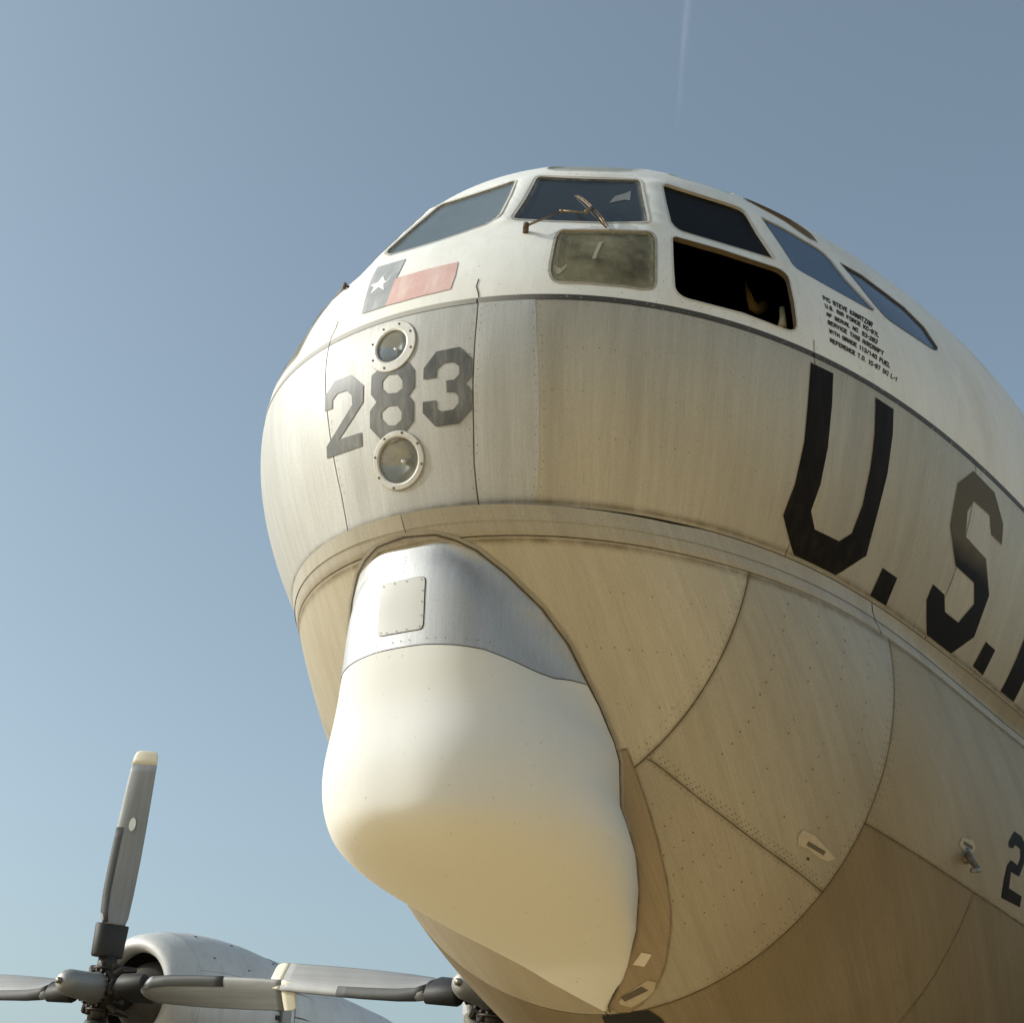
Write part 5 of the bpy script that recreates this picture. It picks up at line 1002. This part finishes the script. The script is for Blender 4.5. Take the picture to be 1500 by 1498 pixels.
# main gear, out of frame but carrying the aircraft
for s in (1, -1):
    mg = empty('main_gear', (12.3, 4.8*s, 0), air); gi = Matrix.Translation(-mg.location)
    o = bm('gear_leg', [tube([(12.3, 4.8*s, 3.5), (12.3, 4.8*s, .7)], [.16, .12], 16), tube([(12.3, 4.3*s, .7), (12.3, 5.3*s, .7)], .08, 12)], HUBM, mg, True); o.matrix_parent_inverse = gi
    for y in (-.35, .35):
        v, f = lathe([(-.2, .3), (-.2, .6), (-.12, .7), (.12, .7), (.2, .6), (.2, .3)], 40, (0, 0, 0), 'x'); v = [(12.3+q[1], 4.8*s+y+q[0], .7+q[2]) for q in v]; o = fixn(mk('tyre', v, f, RUB, mg)); o.matrix_parent_inverse = gi

# ------------------------------------------------------------ wings
def wing(s):
    V = []; Fc = []; st = [(.6, 10.2, 5.6, .75, 3.15), (4.8, 10.55, 4.9, .62, 3.28), (9.65, 10.95, 3.9, .48, 3.45), (21.5, 12.0, 1.8, .16, 3.95)]; m = 24
    for y, x0, ch, th, z in st:
        for k in range(m):
            a = 2*PI*k/m; t = (1-math.cos(a))/2; th_ = th*.5*(2.97*math.sqrt(max(t, 0))-1.26*t-3.5*t*t+2.8*t**3-1.01*t**4)*1.0
            V.append((x0+ch*t, s*y, z+(th_ if a <= PI else -th_*.7)))
    for i in range(len(st)-1):
        for k in range(m): Fc.append((i*m+k, i*m+(k+1) % m, (i+1)*m+(k+1) % m, (i+1)*m+k))
    Fc.append(tuple((len(st)-1)*m+k for k in range(m)))
    fixn(mk('wing', V, Fc, COWL, air))
wing(1); wing(-1)

# ------------------------------------------------------------ engines and propellers
PX = 8.714
def blade_mesh():
    st = []
    # r, chord, thickness, pitch from rotation plane, chord offset
    for r, ch, th, be, of in ((.34, .18, .15, 44, 0), (.62, .24, .13, 40, 0), (.75, .37, .085, 38, .02), (1.0, .41, .065, 35, .025), (1.4, .42, .05, 31, .02), (1.8, .41, .04, 27, .015), (2.2, .39, .03, 23, .01), (2.44, .37, .024, 21, .005), (2.54, .35, .02, 20, 0), (2.585, .30, .016, 20, 0), (2.6, .22, .010, 20, 0)):
        st.append((r, ch*.81, th, R_(be), of*.8))
    return st
def sec(r, ch, th, be, of, grow=0., f0=0., f1=1., m=20):
    pts = []
    for k in range(m):
        a = 2*PI*k/m; t = (1-math.cos(a))/2; t = f0+(f1-f0)*t; th_ = th*.5*(2.97*math.sqrt(t)-1.26*t-3.5*t*t+2.8*t**3-1.01*t**4)*1.9
        c = (0.5-t)*ch+of; n_ = (th_+grow if a <= PI else -th_*.6-grow)
        if t < 1e-6: c += grow
        pts.append((-(c*math.sin(be))-n_*math.cos(be), c*math.cos(be)-n_*math.sin(be), r))
    return pts
def loft(secs):
    m = len(secs[0]); V = [p for s in secs for p in s]; Fc = []
    for i in range(len(secs)-1):
        for k in range(m): Fc.append((i*m+k, i*m+(k+1) % m, (i+1)*m+(k+1) % m, (i+1)*m+k))
    Fc.append(tuple(range(m))); Fc.append(tuple((len(secs)-1)*m+k for k in range(m))); return V, Fc
BS_ = blade_mesh()
def bsec(r, **k):
    A = np.array(BS_); v = [np.interp(r, A[:, 0], A[:, i]) for i in range(1, 5)]; return sec(r, *v, **k)
def mesh_of(parts, mat, name):
    o = fixn(joined(name, parts, mat, None, True)); me = o.data; bpy.data.objects.remove(o); return me
rs = [.67, .70, .75, .85, 1.0, 1.2, 1.4, 1.6, 1.8, 2.0, 2.2, 2.35, 2.44]
M_BLADE = mesh_of([loft([bsec(r) for r in rs])], BLADE, 'propeller_blade')
M_TIP = mesh_of([loft([bsec(r) for r in (2.4401, 2.5, 2.54, 2.57, 2.585, 2.595, 2.6)])], CREAM, 'blade_tip')
M_BOOT = mesh_of([loft([bsec(r, grow=.004, f0=0., f1=.27) for r in (.68, .8, 1.0, 1.2, 1.4, 1.6, 1.72)])], BOOT, 'blade_boot')
M_CUFF = mesh_of([loft([sec(r, c, t, R_(41), .02) for r, c, t in ((.33, .31, .125), (.35, .335, .135), (.5, .345, .125), (.66, .355, .105), (.675, .345, .095))])], CUFF, 'blade_cuff')
M_ROOT = mesh_of([tube([(0, 0, .12), (0, 0, .36)], [.11, .10], 20), tube([(0, 0, .20), (0, 0, .225)], .135, 20), tube([(.0, .06, .16), (.0, .1, .30)], .03, 8), tube([(-.09, -.04, .16), (-.10, -.04, .27)], .028, 8)], OILY, 'blade_barrel')
def spot_mesh():      # pale oval on the blade face
    A = np.array(BS_); be = np.interp(1.72, A[:, 0], A[:, 3]); V = []
    for k in range(20):
        t = 2*PI*k/20; c = -.0+.038*math.cos(t); r = 1.76+.075*math.sin(t)
        V.append((-c*math.sin(be)-.043*math.cos(be), c*math.cos(be)-.043*math.sin(be), r))
    me = bpy.data.meshes.new('blade_spot'); me.from_pydata(V, [], [tuple(range(20))]); me.materials.append(FWHT); return me
M_SPOT = spot_mesh()
def propeller(yc, zc_, base, label):
    pr = empty('propeller', (PX, yc, zc_), air); pr['label'] = label
    for k in range(4):
        th = base+k*PI/2; rot = Matrix.Rotation(-th, 4, 'X')
        for nm, me in (('propeller_blade', M_BLADE), ('blade_tip', M_TIP), ('blade_boot', M_BOOT), ('blade_cuff', M_CUFF), ('blade_barrel', M_ROOT), ('blade_spot', M_SPOT)):
            if nm == 'blade_spot' and (k or abs(base) > .1): continue
            o = bpy.data.objects.new(nm, me); link(o, pr); o.matrix_local = rot
    v, f = lathe([(-.62, .0), (-.62, .055), (-.60, .085), (-.56, .118), (-.50, .135), (-.20, .150), (-.12, .165), (-.05, .17)], 32); fixn(mk('hub_dome', v, f, HUBM, pr))
    v, f = tube([(-.66, 0, 0), (-.60, 0, 0)], .035, 6); fixn(mk('dome_plug', v, f, STEEL, pr))
    bits = []
    for q in range(16):
        a = 2*PI*q/16; bits.append(tube([(-.13, .19*math.cos(a), .19*math.sin(a)), (-.06, .19*math.cos(a), .19*math.sin(a))], .016, 6))
    for q in range(4):
        a = base+PI/4+q*PI/2; c, s_ = math.cos(a), math.sin(a); bits.append(tube([(-.05, .16*s_, .16*c), (.02, .30*s_, .30*c), (.20, .33*s_, .33*c)], [.05, .045, .03], 8)); bits.append(box((.02, .25*math.sin(a+.35), .25*math.cos(a+.35)), (.12, .07, .07)))
    fixn(joined('hub_bolts', bits, OILY, pr))
    v, f = lathe([(-.10, .20), (-.06, .24), (.16, .24), (.2, .2), (.3, .17), (.9, .17)], 24); fixn(mk('hub_barrel', v, f, OILY, pr))
    return pr
def nacelle(yc, zc_, back, label):
    n_ = empty('engine_nacelle', (PX+.4, yc, zc_), air); n_['label'] = label
    segs = [('cowl_lip', [(.22, .50), (.10, .47), (.02, .50), (0, .55), (.03, .61), (.12, .67), (.35, .735)]),
            ('cowl_panel', [(.352, .736), (.7, .785), (1.1, .80), (1.5, .79), (1.9, .75), (2.0, .735)]),
            ('cowl_flap', [(2.006, .742), (2.2, .73), (2.42, .70), (2.43, .69)]),
            ('nacelle_body', [(2.1, .66), (2.6, .62), (3.4, .55), (4.6, .42), (5.6, .25)])]
    for nm, pf_ in segs:
        if nm == 'cowl_panel':
            for q in range(8):
                V = []; Fc = []; m = 8
                for t, r in pf_:
                    for k in range(m+1): a = 2*PI*(q+.5)/8+2*PI/8*(k/m)*.995; V.append((t, r*math.cos(a), r*math.sin(a)))
                for i in range(len(pf_)-1):
                    for k in range(m): Fc.append((i*(m+1)+k, i*(m+1)+k+1, (i+1)*(m+1)+k+1, (i+1)*(m+1)+k))
                o = mk(nm, V, Fc, COWL, n_)
        elif nm == 'cowl_flap':
            for q in range(16):
                V = []; Fc = []; m = 3
                for t, r in pf_:
                    for k in range(m+1): a = 2*PI*(q)/16+2*PI/16*(k/m)*.95; V.append((t, r*math.cos(a), r*math.sin(a)))
                for i in range(len(pf_)-1):
                    for k in range(m): Fc.append((i*(m+1)+k, i*(m+1)+k+1, (i+1)*(m+1)+k+1, (i+1)*(m+1)+k))
                mk(nm, V, Fc, COWL, n_)
        else: v, f = lathe(pf_, 64); fixn(mk(nm, v, f, COWL, n_))
    v, f = lathe([(.22, .50), (.5, .46), (.5, .0)], 40); mk('intake_duct', v, f, CUFF, n_)
    v, f = lathe([(-.05, .0), (-.05, .17), (.05, .24), (.18, .33), (.3, .40), (.42, .43), (.5, .44)], 32); fixn(mk('gear_casing', v, f, simple('grey_gear_casing', (.11, .10, .085), .55, .3, .5, 9), n_))
    v, f = lathe([(.352, .730), (1.99, .728)], 48); mk('inner_cowl', v, f, SEALANT, n_)
    bolts = []
    for t in (.62, 1.15, 1.85):
        for q in range(12):
            a = 2*PI*(q+.5)/12+.03+t*.2; r = float(np.interp(t, [.352, .7, 1.1, 1.5, 1.9, 2.2], [.736, .785, .80, .79, .75, .73]))+.003
            c_ = np.array((t, r*math.cos(a), r*math.sin(a))); bolts.append(box(c_, (.035, .008, .010)))
    for q in range(2): bolts.append(box((1.62, -.785+.0, -.05+.1*q), (.06, .02, .05)))
    o = joined('latch', bolts, CUFF, n_); o['kind'] = 'stuff'
    # exhaust stack on the outboard flank
    v, f = box((1.75, -.80, -.05), (.16, .04, .5)); mk('exhaust_shroud', v, f, HUBM, n_, smooth=False)
    return n_
for y, z, b0, nm in ((4.785, 3.858, PI/2-.109, 'starboard inboard'), (9.652, 4.108, -.07, 'starboard outboard'), (-4.785, 3.858, .3, 'port inboard'), (-9.652, 4.108, .5, 'port outboard')):
    propeller(y, z, b0, 'grey four-blade propeller with cream tips, '+nm); nacelle(y, z, 0, 'bare metal engine cowling, '+nm)

# ------------------------------------------------------------ contrail
ct = NM('thin_contrail'); uvn = ct.n.new('ShaderNodeSeparateXYZ'); ct.l(ct.tc.outputs['UV'], uvn.inputs[0])
d_ = ct.mth('SUBTRACT', 1., ct.mth('MULTIPLY', ct.mth('ABSOLUTE', ct.mth('SUBTRACT', uvn.outputs[0], .5)), 2.)); nz = ct.noise((.004, .004, .004), 1., 4)
fade = ct.mth('POWER', uvn.outputs[1], .8)
ct.set(Base_Color=(.9, .9, .9), Roughness=1, Alpha=ct.mth('MULTIPLY', ct.mth('MULTIPLY', ct.mth('POWER', d_, 1.4), fade), ct.mth('MULTIPLY', nz, .22)))
tb_ = ct.n.new('ShaderNodeBsdfTranslucent'); tr_ = ct.n.new('ShaderNodeBsdfTransparent'); mx_ = ct.n.new('ShaderNodeMixShader'); al_ = ct.p.inputs['Alpha'].links[0].from_socket
tb_.inputs[0].default_value = (.95, .95, .95, 1); ct.l(al_, mx_.inputs[0]); ct.l(tr_.outputs[0], mx_.inputs[1]); ct.l(tb_.outputs[0], mx_.inputs[2]); ct.l(mx_.outputs[0], ct.out.inputs[0])
p0 = CAM+Vector((.7108, .3191, .6269))*(9000/.6269); p1 = CAM+Vector((.6550, .2835, .7004))*(9000/.7004)
dv = (p1-p0).normalized(); sdv = dv.cross(Vector((0, 0, 1))).normalized()*52
V = [p0-sdv*.6, p0+sdv*.6, p1-sdv, p1+sdv]
co_ = mk('contrail', V, [(0, 1, 3, 2)], ct.m, uv=[(0, 0), (1, 0), (0, 1), (1, 1)], smooth=False)
co_['label'] = 'faint white vapour trail high in the clear sky'; co_['category'] = 'contrail'
co_['kind'] = 'stuff'
